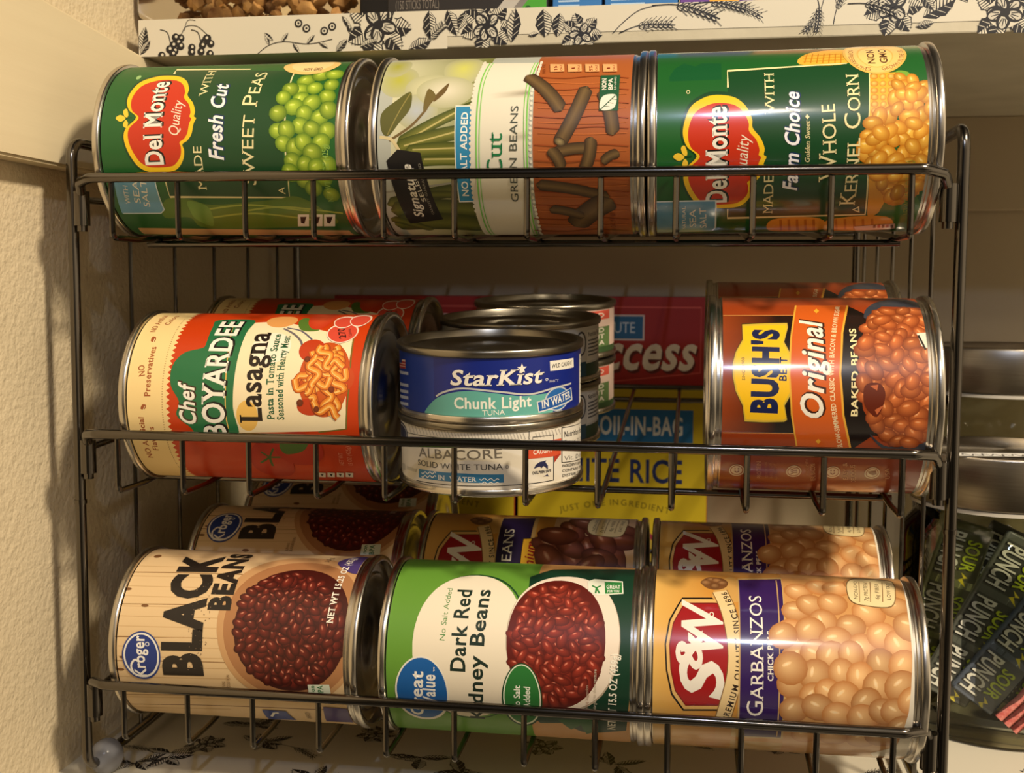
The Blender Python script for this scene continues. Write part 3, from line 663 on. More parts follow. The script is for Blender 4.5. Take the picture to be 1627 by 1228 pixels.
 L.l([(5.1,-13.4),(4.3,-31.6),(4.6,-48.1)],0.23,(198, 112, 54),1)
 L.l([(3.2,-11.9),(2.4,-24.1),(3.1,-36.1),(2.2,-48.9)],0.38,(152, 72, 30),1)
 L.l([(0.9,-13.4),(0.2,-31.7),(0.5,-48.2)],0.22,(198, 112, 54),1)
 L.l([(-3.5,-11.9),(-4.3,-24.1),(-3.6,-36.2),(-4.5,-49.0)],0.37,(152, 72, 30),1)
 L.l([(-5.8,-13.4),(-6.4,-31.7),(-6.1,-48.2)],0.22,(198, 112, 54),1)
 L.l([(-9.5,-11.8),(-10.2,-24.0),(-9.5,-36.2),(-10.4,-49.0)],0.38,(152, 72, 30),1)
 L.l([(-11.8,-13.3),(-12.5,-31.6),(-12.0,-48.2)],0.23,(198, 112, 54),1)
 L.l([(-17.3,-11.5),(-18.1,-23.8),(-17.2,-36.0),(-18.1,-48.9)],0.39,(152, 72, 30),1)
 L.l([(-19.8,-12.9),(-20.5,-31.4),(-20.0,-48.1)],0.24,(198, 112, 54),1)
 L.l([(-22.3,-11.2),(-23.2,-23.5),(-22.2,-35.9),(-23.2,-48.8)],0.41,(152, 72, 30),1)
 L.l([(-25.0,-12.5),(-25.8,-31.1),(-25.2,-48.0)],0.26,(198, 112, 54),1)
 L.l([(-28.9,-10.6),(-29.9,-23.1),(-28.7,-35.6),(-29.9,-48.7)],0.45,(152, 72, 30),1)
 L.l([(-32.1,-11.9),(-33.0,-30.7),(-32.2,-47.8)],0.29,(198, 112, 54),1)
 L.l([(-37.0,-9.8),(-38.2,-22.4),(-36.7,-35.1),(-38.1,-48.4)],0.53,(152, 72, 30),1)
 L.l([(-41.4,-10.9),(-42.6,-30.0),(-41.4,-47.5)],0.39,(198, 112, 54),1)
 L.l([(-47.4,-8.6),(-49.7,-21.3),(-46.7,-34.5),(-49.4,-47.9)],0.81,(152, 72, 30),1)
 L.l([(-59.4,-8.6),(-59.3,-28.5),(-59.4,-46.6)],0.13,(198, 112, 54),1)
 L.cap([(27.1,-7.4),(9.6,-22.7)],2.91,(56, 40, 26),(116, 92, 56))
 L.cap([(-6.6,-19.5),(-5.3,-36.2)],2.27,(56, 40, 26),(116, 92, 56))
 L.cap([(18.3,-37.9),(-0.3,-42.9)],2.70,(56, 40, 26),(116, 92, 56))
 L.cap([(-5.1,-18.0),(-13.4,-22.8)],2.41,(56, 40, 26),(116, 92, 56))
 L.cap([(20.3,-32.1),(-3.6,-21.5)],2.93,(56, 40, 26),(116, 92, 56),(166, 146, 100))
 L.cap([(-0.9,-34.3),(-14.3,-31.2)],2.46,(56, 40, 26),(116, 92, 56),(166, 146, 100))
 L.cap([(-10.6,-38.4),(-6.9,-45.2)],1.90,(56, 40, 26),(116, 92, 56))
 L.cap([(-19.3,-12.1),(-25.3,-41.1)],2.39,(56, 40, 26),(116, 92, 56))
 L.cap([(-43.3,-25.9),(-26.3,-41.9)],5.24,(56, 40, 26),(116, 92, 56))
 L.cap([(-31.1,-16.7),(-35.9,-30.5)],2.48,(56, 40, 26),(116, 92, 56))
 L.p([(35.2,-16.1),(34.8,-21.7),(29.1,-22.4),(29.0,-16.8)],(232, 168, 110))
 L.t('15',29.6,-19.6,33.8,-19.0,1.25,(130, 50, 20),'b')
 L.t('CALS',29.8,-21.5,34.0,-20.9,0.78,(130, 50, 20),'b')
 L.p([(34.8,-23.2),(34.4,-28.8),(28.8,-29.4),(28.7,-23.9)],(232, 168, 110))
 L.t('1',29.3,-26.6,33.4,-26.1,1.24,(130, 50, 20),'b')
 L.t('CALS',29.5,-28.5,33.6,-28.1,0.78,(130, 50, 20),'b')
 L.p([(34.4,-30.3),(34.0,-35.9),(28.5,-36.4),(28.5,-30.9)],(232, 168, 110))
 L.t('5%',29.0,-33.6,33.0,-33.2,1.24,(130, 50, 20),'b')
 L.t('CALS',29.2,-35.6,33.3,-35.1,0.77,(130, 50, 20),'b')
 L.p([(34.0,-37.4),(33.7,-43.0),(28.2,-43.4),(28.2,-37.9)],(232, 168, 110))
 L.t('1',28.7,-40.6,32.7,-40.2,1.23,(130, 50, 20),'b')
 L.t('CALS',28.9,-42.5,32.9,-42.2,0.77,(130, 50, 20),'b')
 L.t('PER 1/2',28.1,-15.0,35.1,-14.2,1.10,(120, 50, 20),'')
 L.p([(26.0,-37.1),(26.0,-44.7),(9.2,-44.6),(9.3,-37.1)],(28, 84, 52))
 L.t('NON',18.2,-39.6,24.3,-39.4,1.67,(232, 226, 210),'b')
 L.t('BPA',18.2,-42.1,24.2,-41.9,1.67,(232, 226, 210),'b')
 L.t('LINING',18.3,-43.4,25.0,-43.3,0.76,(232, 226, 210),'')
 L.p([(9.7,-37.7),(13.9,-37.6),(16.0,-39.5),(15.9,-43.4),(12.0,-43.6),(9.8,-42.0)],(232, 228, 214),1)
 L.l([(9.7,-37.7),(15.6,-43.3)],0.41,(28, 84, 52))
 L.l([(11.2,-39.1),(10.8,-41.2)],0.23,(28, 84, 52))
 L.l([(12.6,-40.5),(12.2,-42.6)],0.24,(28, 84, 52))
 L.l([(14.1,-41.9),(13.7,-44.0)],0.24,(28, 84, 52))
 L.t('NET WT 14.5 OZ (411g)',-59.3,-43.3,-33.5,-42.3,1.89,(110, 44, 20),'')
def label_pasta(L):
 L.base((198,60,8))
 L.grad(-60,60,34.0,60,(242,214,150),(242,214,150))
 L.zig(34.0,1.6,(242,214,150))
 L.e(-44.0,36.0,.22,.22,(150,110,60))
 L.dots(-46,46,35.7,1.1,.25,(150,110,60))
 L.t('NO',11.1,44.0,16.2,45.0,2.62,(160, 84, 40),'b')
 L.t('Preservatives',2.3,41.0,25.0,41.5,2.62,(160, 84, 40),'b')
 L.t('NO Artificial',33.3,45.0,49.3,45.2,2.39,(160, 84, 40),'b')
 L.t('Colors',38.6,40.6,48.8,39.9,2.39,(160, 84, 40),'b')
 L.t('NO Artificial',-27.8,44.9,-6.3,44.4,2.37,(160, 84, 40),'b')
 L.t('Flavors',-23.0,41.0,-10.6,40.5,2.36,(160, 84, 40),'b')
 L.p([(27.8,45.0),(30.4,45.1),(29.9,43.3),(27.6,43.2)],(160, 84, 40),1)
 L.l([(26.9,43.7),(29.3,43.7)],0.35,(240, 224, 176))
 L.p([(-2.9,45.4),(-1.0,44.5),(-1.3,42.9),(-3.0,43.6)],(160, 84, 40),1)
 L.l([(-3.6,44.4),(-1.7,43.5)],0.28,(240, 224, 176))
 L.p([(-12.7,4.0),(-1.3,4.7),(15.2,4.5),(33.2,3.8),(41.2,3.0),(43.0,-8.6),(39.2,-19.0),(30.6,-44.4),(-9.5,-44.1),(-11.0,-32.0)],(242, 226, 186))
 L.e(25.4,-9.4,8.19,8.52,(246, 236, 214))
 L.e(-5.0,-1.6,6.57,4.73,(236, 190, 96))
 L.l([(30.6,-44.1),(10.4,-45.6),(-9.7,-43.9),(-11.4,-31.9)],0.66,(120, 104, 40))
 L.e(43.3,-9.3,5.78,6.77,(226, 160, 90))
 L.p([(43.1,-16.8),(47.1,-19.4),(37.6,-27.1),(35.2,-26.8),(35.8,-19.9)],(86, 120, 44),1)
 L.e(47.6,-26.4,11.36,5.75,(196, 56, 26),(220, 90, 50))
 L.p([(0.5,28.2),(7.3,32.0),(15.7,32.3),(21.9,28.3),(24.4,21.2),(26.5,19.8),(37.2,20.1),(43.5,19.6),(43.9,3.5),(32.9,3.7),(16.2,4.1),(-1.3,4.4),(-14.7,3.6),(-15.2,19.8),(-10.7,23.8),(-5.5,29.5)],(36, 110, 66),1)
 L.l([(37.7,11.1),(24.4,9.1),(9.5,7.9),(-5.0,7.7),(-10.8,7.1)],0.47,(222, 180, 90),1)
 L.t('Chef',-9.9,21.0,7.2,21.7,6.91,(244, 240, 226),'bisx')
 L.t('BOYARDEE',-15.4,8.6,42.6,7.7,9.49,(244, 240, 226),'bso')
 L.t('Lasagna',-7.7,-7.9,34.1,-7.2,9.22,(34, 22, 16),'bs')
 L.t('Pasta in Tomato Sauce',-6.2,-13.4,33.0,-12.1,3.00,(36, 92, 60),'bs')
 L.t('Seasoned with Hearty Meat',-6.3,-17.6,31.8,-16.4,2.99,(36, 92, 60),'bs')
 L.l([(36.8,-11.8),(33.2,-17.3),(28.3,-21.9),(22.7,-23.5)],0.98,(110, 104, 110),1)
 L.l([(37.3,-13.3),(35.1,-20.2),(29.7,-26.3)],0.75,(90, 90, 110),1)
 L.e(11.7,-34.5,16.51,10.90,(196, 80, 22),(206, 100, 36))
 L.e(24.2,-27.5,5.61,5.61,(190, 60, 20))
 L.e(-0.6,-28.9,3.60,5.57,(190, 60, 20))
 L.e(11.4,-42.3,5.53,5.06,(196, 72, 24))
 L.noodles(10.7,-34.0,12.5,7.8,26,5)
 L.balls([(19.6,-26.4),(1.1,-24.7),(6.7,-38.0),(-1.5,-31.7)],1.45,(110, 44, 18),(130, 60, 26),None)
 L.e(34.4,-38.6,6.64,6.76,(240, 220, 200))
 L.e(34.2,-38.6,5.84,6.20,(212, 76, 56))
 L.e(43.1,-37.3,6.05,4.57,(240, 220, 200))
 L.e(42.7,-37.3,5.00,4.09,(212, 76, 56))
 L.e(45.4,-43.8,7.07,4.56,(240, 220, 200))
 L.e(44.8,-43.8,5.72,4.08,(212, 76, 56))
 L.t('270',30.9,-40.9,37.6,-38.5,2.82,(40, 20, 20),'b')
 L.t('Calories',31.9,-43.2,37.0,-41.3,1.31,(40, 20, 20),'')
 L.e(-28.5,-8.6,12.99,9.21,(176, 40, 20),(196, 62, 34))
 L.e(-20.5,-22.3,9.15,10.44,(176, 40, 20),(196, 62, 34))
 L.l([(-24.9,-8.3),(-24.7,-13.1)],0.95,(70, 104, 44))
 L.l([(-24.9,-8.3),(-30.8,-8.2)],1.13,(70, 104, 44))
 L.l([(-24.9,-8.3),(-28.6,-3.4)],1.05,(70, 104, 44))
 L.l([(-24.9,-8.3),(-21.8,-5.2)],0.90,(70, 104, 44))
 L.l([(-24.9,-8.3),(-19.8,-11.0)],0.87,(70, 104, 44))
 L.p([(-17.5,-14.2),(-14.6,-20.3),(-15.5,-26.7),(-20.6,-24.0),(-22.7,-16.0)],(76, 110, 46),1)
 L.t('NET WT',-29.0,-40.1,-21.2,-40.9,1.89,(226, 150, 120),'')
 L.t('15 OZ (425g)',-29.1,-43.9,-17.6,-44.6,1.88,(226, 150, 120),'')
 L.p([(-35.4,-27.1),(-35.6,-30.3),(-40.8,-28.8),(-40.5,-25.6)],(226, 220, 210))
 L.p([(-36.5,-27.6),(-36.6,-29.1),(-39.7,-27.6)],(30, 30, 30))
 L.p([(-35.1,-31.2),(-35.3,-34.4),(-40.4,-33.0),(-40.1,-29.8)],(226, 220, 210))
 L.p([(-36.2,-31.7),(-36.3,-33.2),(-39.4,-31.8)],(30, 30, 30))
 L.p([(-34.9,-35.3),(-35.1,-38.5),(-40.0,-37.2),(-39.7,-34.0)],(226, 220, 210))
 L.p([(-35.9,-35.8),(-36.0,-37.3),(-39.0,-35.9)],(30, 30, 30))
 L.p([(-34.6,-39.4),(-34.8,-42.6),(-39.7,-41.3),(-39.4,-38.1)],(226, 220, 210))
 L.p([(-35.6,-39.9),(-35.7,-41.4),(-38.7,-40.1)],(30, 30, 30))
def label_baked_beans(L):
 L.base((154,62,24))
 L.gradv(-12.5,39.3,17.9,45.0,(26,16,14),(160,70,28))
 L.gradv(-12.5,39.3,-26.4,17.9,(24,16,14),(24,16,14))
 L.l([(38.9,38.7),(39.8,-17.5)],0.39,(206, 150, 80))
 L.l([(-12.7,38.3),(-11.8,-19.1)],0.28,(206, 150, 80))
 L.p([(33.8,31.5),(34.5,22.6),(35.0,13.6),(32.4,13.4),(24.9,15.1),(19.9,12.9),(14.3,11.3),(10.3,10.9),(4.5,11.9),(-1.3,14.9),(-7.0,13.8),(-7.8,14.9),(-8.2,22.6),(-8.0,30.3),(-1.6,31.2),(4.1,34.0),(9.9,35.2),(14.9,35.3),(20.2,34.1),(25.8,31.4)],(60, 52, 24))
 L.p([(33.4,31.3),(34.1,22.6),(34.5,13.8),(32.0,13.6),(24.7,15.3),(19.8,13.1),(14.2,11.5),(10.3,11.2),(4.6,12.1),(-1.1,15.1),(-6.7,14.0),(-7.5,15.1),(-7.9,22.6),(-7.7,30.1),(-1.4,31.0),(4.2,33.8),(10.0,35.0),(14.9,35.1),(20.0,33.9),(25.6,31.2)],(206, 176, 60))
 L.p([(32.4,30.9),(33.0,22.7),(33.4,14.4),(31.1,14.2),(24.1,15.8),(19.5,13.6),(14.1,12.2),(10.4,11.9),(4.9,12.8),(-0.6,15.6),(-6.0,14.5),(-6.8,15.6),(-7.1,22.6),(-6.9,29.7),(-0.9,30.6),(4.5,33.2),(10.0,34.3),(14.7,34.4),(19.7,33.3),(25.0,30.8)],(238, 190, 26))
 L.t("BUSH'S",-4.5,18.3,31.2,17.6,9.12,(22, 30, 74),'h')
 L.t('BEST',8.2,14.6,18.1,14.2,2.72,(22, 30, 74),'b')
 L.t('SINCE 1908',8.4,30.2,17.7,30.5,1.19,(60, 50, 30),'')
 L.p([(-19.1,9.9),(-4.6,12.6),(11.3,13.8),(26.7,12.9),(47.5,10.0),(47.9,-11.0),(29.3,-7.4),(11.6,-6.0),(-4.2,-7.4),(-18.7,-11.0)],(226, 170, 60))
 L.p([(-19.0,9.3),(-4.6,12.0),(11.3,13.1),(26.7,12.3),(47.5,9.3),(47.9,-10.2),(29.3,-6.6),(11.6,-5.2),(-4.2,-6.6),(-18.8,-10.2)],(206, 94, 30))
 L.t('Original',-7.0,0.7,35.1,0.6,8.29,(242, 236, 220),'bsix')
 L.tp([(-18.1,-7.6),(-2.3,-4.3),(11.5,-3.3),(25.8,-4.2),(46.6,-7.6)],'SLOW-SIMMERED CLASSIC WITH BACON & BROWN SUGAR',1.74,(236, 214, 170),'b')
 L.p([(42.7,3.0),(44.7,1.8),(42.7,0.9),(40.9,2.1)],(232, 170, 50))
 L.p([(-15.5,2.8),(-14.4,1.8),(-15.5,0.8),(-16.6,1.7)],(232, 170, 50))
 L.p([(46.7,-11.0),(39.6,-17.4),(31.9,-15.8),(21.6,-12.9),(7.1,-13.2),(-4.0,-15.1),(-11.8,-19.1),(-17.6,-12.4),(-18.7,-11.1),(-4.2,-7.6),(11.6,-6.2),(29.3,-7.5)],(26, 18, 16))
 L.t('BAKED BEANS',-5.0,-12.3,31.9,-12.2,2.41,(240, 224, 170),'b')
 L.p([(37.5,-16.3),(44.6,-17.5),(53.2,-23.8),(58.6,-33.0),(47.1,-40.0),(39.4,-38.8),(44.8,-31.8),(42.7,-22.4)],(58, 62, 72),1)
 L.p([(-11.7,-17.3),(-17.2,-24.9),(-13.1,-38.7),(-17.4,-38.7),(-23.3,-33.6),(-17.8,-22.3)],(58, 62, 72),1)
 L.p([(39.1,-17.4),(46.9,-23.8),(46.0,-39.8),(25.2,-40.3),(-3.5,-39.7),(-13.2,-38.2),(-17.3,-32.9),(-15.8,-25.6),(-9.7,-18.9),(-2.1,-14.3),(7.0,-12.9),(22.6,-13.2)],(150, 62, 24))
 L.pile([(37.6,-18.2),(43.7,-23.9),(42.9,-38.8),(25.1,-39.6),(-3.5,-39.3),(-11.7,-37.7),(-15.4,-31.8),(-14.0,-25.5),(-8.7,-19.8),(-1.2,-15.7),(7.1,-14.4),(22.6,-14.8)],4.14,0.70,120,(132, 58, 24),(210, 118, 60),(240, 178, 124),3)
 L.p([(7.1,-14.8),(8.1,-20.1),(3.5,-22.4),(-4.8,-19.6),(-0.3,-14.9)],(96, 34, 16),1)
 L.p([(7.1,-16.6),(7.6,-19.7),(5.3,-19.3)],(190, 100, 60))
 L.p([(-2.1,-18.6),(-0.1,-22.0),(-3.9,-19.5)],(190, 100, 60))
 L.p([(29.5,-34.9),(30.0,-39.0),(22.4,-38.7),(23.5,-36.2)],(235, 225, 205))
 L.l([(28.5,-35.4),(21.9,-37.6)],0.77,(30, 24, 20))
 L.p([(63.4,-20.5),(63.4,-24.1),(63.5,-24.5),(63.5,-20.9)],(232, 222, 205))
 L.p([(63.5,-28.1),(63.5,-31.7),(62.3,-32.0),(59.2,-27.9)],(232, 222, 205))
 L.p([(63.4,-28.3),(63.3,-31.9),(63.4,-32.3),(63.4,-28.7)],(232, 222, 205))
 L.p([(63.5,-33.4),(63.4,-37.0),(63.5,-37.4),(63.5,-33.8)],(232, 222, 205))
 L.p([(63.4,-33.8),(63.3,-37.4),(63.4,-37.8),(63.4,-34.2)],(232, 222, 205))
 L.t('PROTEIN',-37.4,22.2,-25.8,23.1,1.78,(226, 170, 130),'')
 L.t('REAL BACON',-38.2,1.0,-26.3,2.2,1.76,(226, 170, 130),'')
 L.t('EASY &',-36.4,-11.4,-25.2,-10.0,1.74,(226, 170, 130),'')
 L.t('DELICIOUS',-38.2,-14.6,-26.4,-13.0,1.74,(226, 170, 130),'')
 L.t('USA',-35.0,-27.3,-27.8,-26.2,1.72,(226, 170, 130),'')
 L.t('SEE NUTRITION',-36.6,19.7,-26.1,20.7,1.03,(206, 140, 100),'')
 L.t('INFO FOR',-37.1,17.8,-26.4,18.8,1.03,(206, 140, 100),'')
 L.t('SODIUM CONTENT',-38.1,15.9,-27.0,16.9,1.03,(206, 140, 100),'')
 L.t('MADE WITH',-33.5,4.0,-23.9,5.1,1.01,(206, 140, 100),'')
 L.e(-31.9,32.3,3.93,3.02,(232, 214, 190))
 L.e(-31.8,32.3,3.26,2.55,(152, 62, 26))
 L.e(-31.7,32.3,2.77,2.17,(232, 214, 190))
 L.e(-31.6,10.0,3.87,2.97,(232, 214, 190))
 L.e(-31.5,10.0,3.21,2.51,(152, 62, 26))
 L.e(-31.5,10.0,2.73,2.14,(232, 214, 190))
 L.e(-31.4,-5.0,3.83,2.94,(232, 214, 190))
 L.e(-31.3,-5.0,3.18,2.48,(152, 62, 26))
 L.e(-31.2,-5.0,2.69,2.11,(232, 214, 190))
 L.e(-31.3,-20.1,3.80,2.90,(232, 214, 190))
 L.e(-31.2,-20.1,3.16,2.45,(152, 62, 26))
 L.e(-31.1,-20.1,2.68,2.09,(232, 214, 190))
 L.e(-30.7,33.0,0.47,0.28,(120, 50, 24))
 L.e(-30.6,31.7,0.47,0.28,(120, 50, 24))
 L.l([(-32.1,33.1),(-33.1,32.2),(-32.0,31.4)],0.54,(120, 50, 24),1)
 L.e(-30.2,-4.3,0.46,0.28,(120, 50, 24))
 L.e(-30.2,-5.5,0.46,0.27,(120, 50, 24))
 L.l([(-31.6,-4.2),(-32.6,-5.1),(-31.5,-5.9)],0.52,(120, 50, 24),1)
 L.l([(-30.8,11.3),(-29.6,10.1),(-29.7,8.8)],0.49,(120, 50, 24),1)
 L.l([(-32.0,11.2),(-30.9,10.0),(-31.0,8.7)],0.50,(120, 50, 24),1)
 L.l([(-33.4,11.1),(-32.1,9.9),(-32.2,8.6)],0.52,(120, 50, 24),1)
 L.p([(-30.2,-18.2),(-29.4,-21.3),(-31.9,-22.0),(-32.6,-20.5),(-32.0,-19.3)],(120, 50, 24))
def label_black_beans(L):
 L.base((222,192,146))
 L.l([(37.1,62.5),(38.8,18.1),(39.2,-43.1)],0.53,(140, 104, 64),1)
 L.l([(21.1,56.8),(22.6,13.1),(23.1,-46.7)],0.43,(140, 104, 64),1)
 L.l([(7.1,54.4),(8.6,10.8),(9.4,-48.4)],0.42,(140, 104, 64),1)
 L.l([(-3.4,54.4),(-1.6,10.6),(-0.6,-48.7)],0.43,(140, 104, 64),1)
 L.l([(-22.0,58.1),(-18.9,12.9),(-17.1,-47.3)],0.55,(140, 104, 64),1)
 L.l([(-30.7,61.3),(-26.1,14.8),(-23.6,-46.3)],0.69,(140, 104, 64),1)
 L.l([(49.7,65.0),(50.5,43.3),(51.7,11.9)],0.57,(204, 170, 122),1)
 L.l([(41.5,61.0),(42.0,39.6),(42.9,8.4)],0.44,(204, 170, 122),1)
 L.l([(35.2,58.3),(35.7,37.0),(36.5,6.1)],0.38,(204, 170, 122),1)
 L.l([(29.9,56.2),(30.3,35.1),(31.0,4.4)],0.36,(204, 170, 122),1)
 L.l([(25.0,54.5),(25.4,33.6),(26.1,3.1)],0.34,(204, 170, 122),1)
 L.l([(20.4,53.3),(20.9,32.4),(21.6,2.0)],0.33,(204, 170, 122),1)
 L.l([(16.1,52.3),(16.5,31.4),(17.3,1.2)],0.32,(204, 170, 122),1)
 L.l([(11.8,51.6),(12.3,30.7),(13.0,0.5)],0.31,(204, 170, 122),1)
 L.l([(7.6,51.1),(8.1,30.3),(8.9,0.1)],0.31,(204, 170, 122),1)
 L.l([(3.3,50.9),(3.8,30.0),(4.7,-0.2)],0.32,(204, 170, 122),1)
 L.l([(-1.1,50.9),(-0.5,30.0),(0.4,-0.2)],0.32,(204, 170, 122),1)
 L.l([(-5.8,51.3),(-5.1,30.3),(-4.1,-0.0)],0.33,(204, 170, 122),1)
 L.l([(-10.8,52.0),(-10.0,30.9),(-8.9,0.4)],0.35,(204, 170, 122),1)
 L.l([(-16.4,53.2),(-15.5,31.9),(-14.1,1.1)],0.39,(204, 170, 122),1)
 L.l([(-23.3,55.1),(-22.0,33.5),(-20.3,2.4)],0.45,(204, 170, 122),1)
 L.l([(-33.7,59.1),(-31.4,36.6),(-28.5,4.6)],0.69,(204, 170, 122),1)
 L.e(21.0,41.0,0.66,1.75,(120, 80, 44))
 L.e(28.4,51.0,0.74,1.77,(120, 80, 44))
 L.e(-1.5,48.7,0.65,1.77,(120, 80, 44))
 L.e(-7.2,50.3,0.71,1.79,(120, 80, 44))
 L.e(27.0,20.2,0.71,1.73,(120, 80, 44))
 L.e(50.3,46.1,1.65,1.78,(120, 80, 44))
 L.e(-18.1,3.0,0.93,1.77,(120, 80, 44))
 L.e(-14.9,25.2,0.84,1.78,(120, 80, 44))
 L.e(17.9,-25.4,37.79,32.59,(196, 152, 104),(214, 172, 124))
 L.e(16.3,-25.8,33.67,29.96,(170, 120, 78))
 L.e(15.4,-25.8,28.56,25.23,(66, 20, 14))
 L.pile([(14.8,-48.4),(5.8,-47.3),(-2.2,-42.2),(-8.1,-34.2),(-10.5,-24.9),(-8.6,-16.0),(-3.0,-8.9),(4.9,-4.2),(13.9,-2.1),(23.2,-2.8),(31.8,-6.4),(38.3,-12.7),(40.4,-21.6),(37.1,-31.6),(30.0,-40.6),(21.3,-46.6)],3.68,0.60,185,(54, 16, 12),(122, 42, 30),(214, 146, 118),5)
 L.t('BLACK',-8.5,13.5,51.9,15.6,15.96,(36, 30, 26),'h')
 L.t('BEANS',20.4,2.8,57.8,3.5,8.86,(36, 30, 26),'h')
 L.specks(-5.7,15.1,35.1,21.2,60,(120,100,78))
 L.e(-0.6,40.2,10.71,8.80,(40, 64, 132))
 L.e(-0.5,40.2,9.92,8.14,(232, 230, 222))
 L.e(-0.4,40.2,9.02,7.37,(28, 54, 128))
 L.t('Kroger',-10.1,38.4,8.3,39.0,5.06,(238, 236, 230),'b')
 L.e(4.8,37.5,0.92,0.98,(238, 236, 230))
 L.e(4.8,37.5,0.61,0.66,(28, 54, 128))
 L.l([(-9.2,44.0),(-5.2,45.1),(-2.3,43.3),(-3.3,41.1)],0.88,(238, 236, 230),1)
 L.p([(51.9,-38.3),(62.4,-48.5),(44.5,-55.6),(42.3,-49.2),(44.6,-43.8)],(76, 60, 120),1)
 L.t('NET WT 15.25 OZ (432g)',17.3,-43.9,58.1,-44.8,2.73,(240, 234, 220),'bs')
 L.t('3.5 g',50.9,-34.0,56.4,-34.7,2.15,(60, 50, 40),'')
 L.p([(-9.3,-33.6),(-8.7,-43.1),(-14.4,-43.5),(-15.1,-33.7)],(216, 226, 206))
 L.t('non',-14.3,-36.4,-9.5,-36.5,1.91,(40, 110, 60),'b')
 L.t('BPA',-14.6,-40.3,-9.3,-40.1,2.34,(40, 110, 60),'b')
 L.p([(-26.7,-10.2),(-26.6,-21.0),(-37.3,-22.9),(-38.8,-9.8)],(40, 64, 140))
 L.l([(-33.6,-12.6),(-29.0,-15.0),(-28.7,-17.2)],1.17,(238, 236, 230))
 L.p([(-21.4,-38.7),(-21.9,-50.8),(-34.9,-49.6),(-35.8,-37.0)],(80, 66, 118))
 L.t('INFO',-33.3,-31.1,-26.8,-31.7,2.26,(110, 90, 70),'')
 L.t('SERVING',-14.6,3.4,-10.1,3.1,1.31,(120, 84, 50),'')
 L.t('SUGGESTION',-14.7,1.2,-6.8,0.8,1.31,(120, 84, 50),'')
def label_kidney_beans(L):
 L.base((98,148,52))
 L.gradv(-70,70,-60,-8.8,(196,146,88),(196,146,88))
 L.p([(45.8,-5.3),(54.2,-14.5),(60.0,-50.1),(10.0,-50.8),(-25.6,-47.8),(-29.4,-35.0),(-29.1,-29.5),(-22.8,-21.7),(-23.8,-12.4),(-18.3,-8.4)],(16, 56, 38))
 L.p([(-20.7,-19.9),(-27.6,-25.0),(-23.5,-29.3),(-31.2,-31.2),(-28.2,-35.9),(-19.1,-36.3)],(30, 90, 40))
 L.e(11.3,16.3,34.75,24.03,(24, 66, 36))
 L.e(11.0,16.1,33.75,23.47,(98, 148, 52))
 L.e(11.5,17.3,33.78,23.31,(232, 222, 200))
 L.t('No Salt Added',12.3,27.1,36.5,26.6,2.23,(70, 130, 60),'')
 L.t('Dark Red',-0.1,18.1,36.4,18.1,6.08,(28, 46, 36),'b')
 L.t('Kidney Beans',-23.9,11.1,36.8,10.2,5.85,(28, 46, 36),'b')
 L.e(15.9,-21.8,31.55,23.49,(176, 160, 140))
 L.e(16.4,-21.8,31.07,23.14,(232, 218, 200))
 L.e(15.0,-19.0,29.18,20.30,(92, 22, 14))
 L.pile([(14.3,-36.6),(5.3,-35.5),(-2.6,-31.7),(-8.5,-25.8),(-10.8,-18.7),(-8.8,-11.9),(-3.1,-6.2),(4.8,-2.5),(13.8,-1.1),(23.0,-2.2),(31.5,-5.8),(37.8,-11.4),(39.7,-18.5),(36.4,-25.7),(29.4,-31.8),(20.7,-35.6)],3.98,0.50,150,(88, 24, 16),(158, 54, 36),(232, 150, 124),7)
 L.e(-10.2,36.5,16.16,11.43,(232, 228, 215))
 L.e(-9.8,36.5,15.06,10.68,(24, 92, 164))
 L.t('Great',-23.4,37.1,-0.4,35.7,5.18,(240, 238, 230),'b')
 L.t('Value',-15.5,31.1,-1.4,30.7,5.14,(240, 238, 230),'b')
 L.t('TM',-0.2,30.7,1.7,30.7,0.74,(232, 226, 210),'')
 L.e(-10.6,-5.5,15.91,8.38,(22, 70, 36))
 L.e(-10.3,-5.5,15.09,7.83,(226, 232, 210))
 L.e(-10.0,-5.5,14.30,7.29,(44, 118, 54))
 L.t('No Salt',-16.7,-4.5,-4.2,-4.8,2.56,(236, 240, 226),'b')
 L.t('Added',-14.5,-8.6,-4.3,-8.9,2.55,(236, 240, 226),'b')
 L.t('NET WT 15.5 OZ (439g)',-25.3,-43.3,11.1,-44.8,3.01,(240, 236, 220),'bs')
 L.t('*Serving Suggestion',-15.0,-32.6,-2.4,-32.8,1.25,(190, 160, 140),'')
 L.t('*enlarged to show texture',-15.4,-35.7,4.4,-36.0,1.25,(200, 190, 170),'')
 L.p([(44.3,-30.0),(46.2,-32.7),(45.4,-44.8),(37.4,-45.5),(35.8,-34.9),(38.0,-30.9)],(226, 230, 212))
 L.p([(44.4,-37.2),(44.6,-44.4),(37.9,-44.9),(37.0,-37.9)],(44, 128, 60))
 L.t('GREAT',40.1,-38.2,40.4,-44.1,2.26,(240, 240, 230),'b')
 L.t('FOR YOU',37.9,-38.8,38.2,-43.8,1.29,(240, 240, 230),'b')
 L.l([(41.5,-32.1),(40.2,-34.1),(41.7,-35.8)],0.79,(44, 128, 60))
 L.l([(40.2,-34.1),(37.0,-33.9)],0.74,(44, 128, 60))
 L.l([(40.2,-34.1),(37.1,-35.5)],0.74,(44, 128, 60))
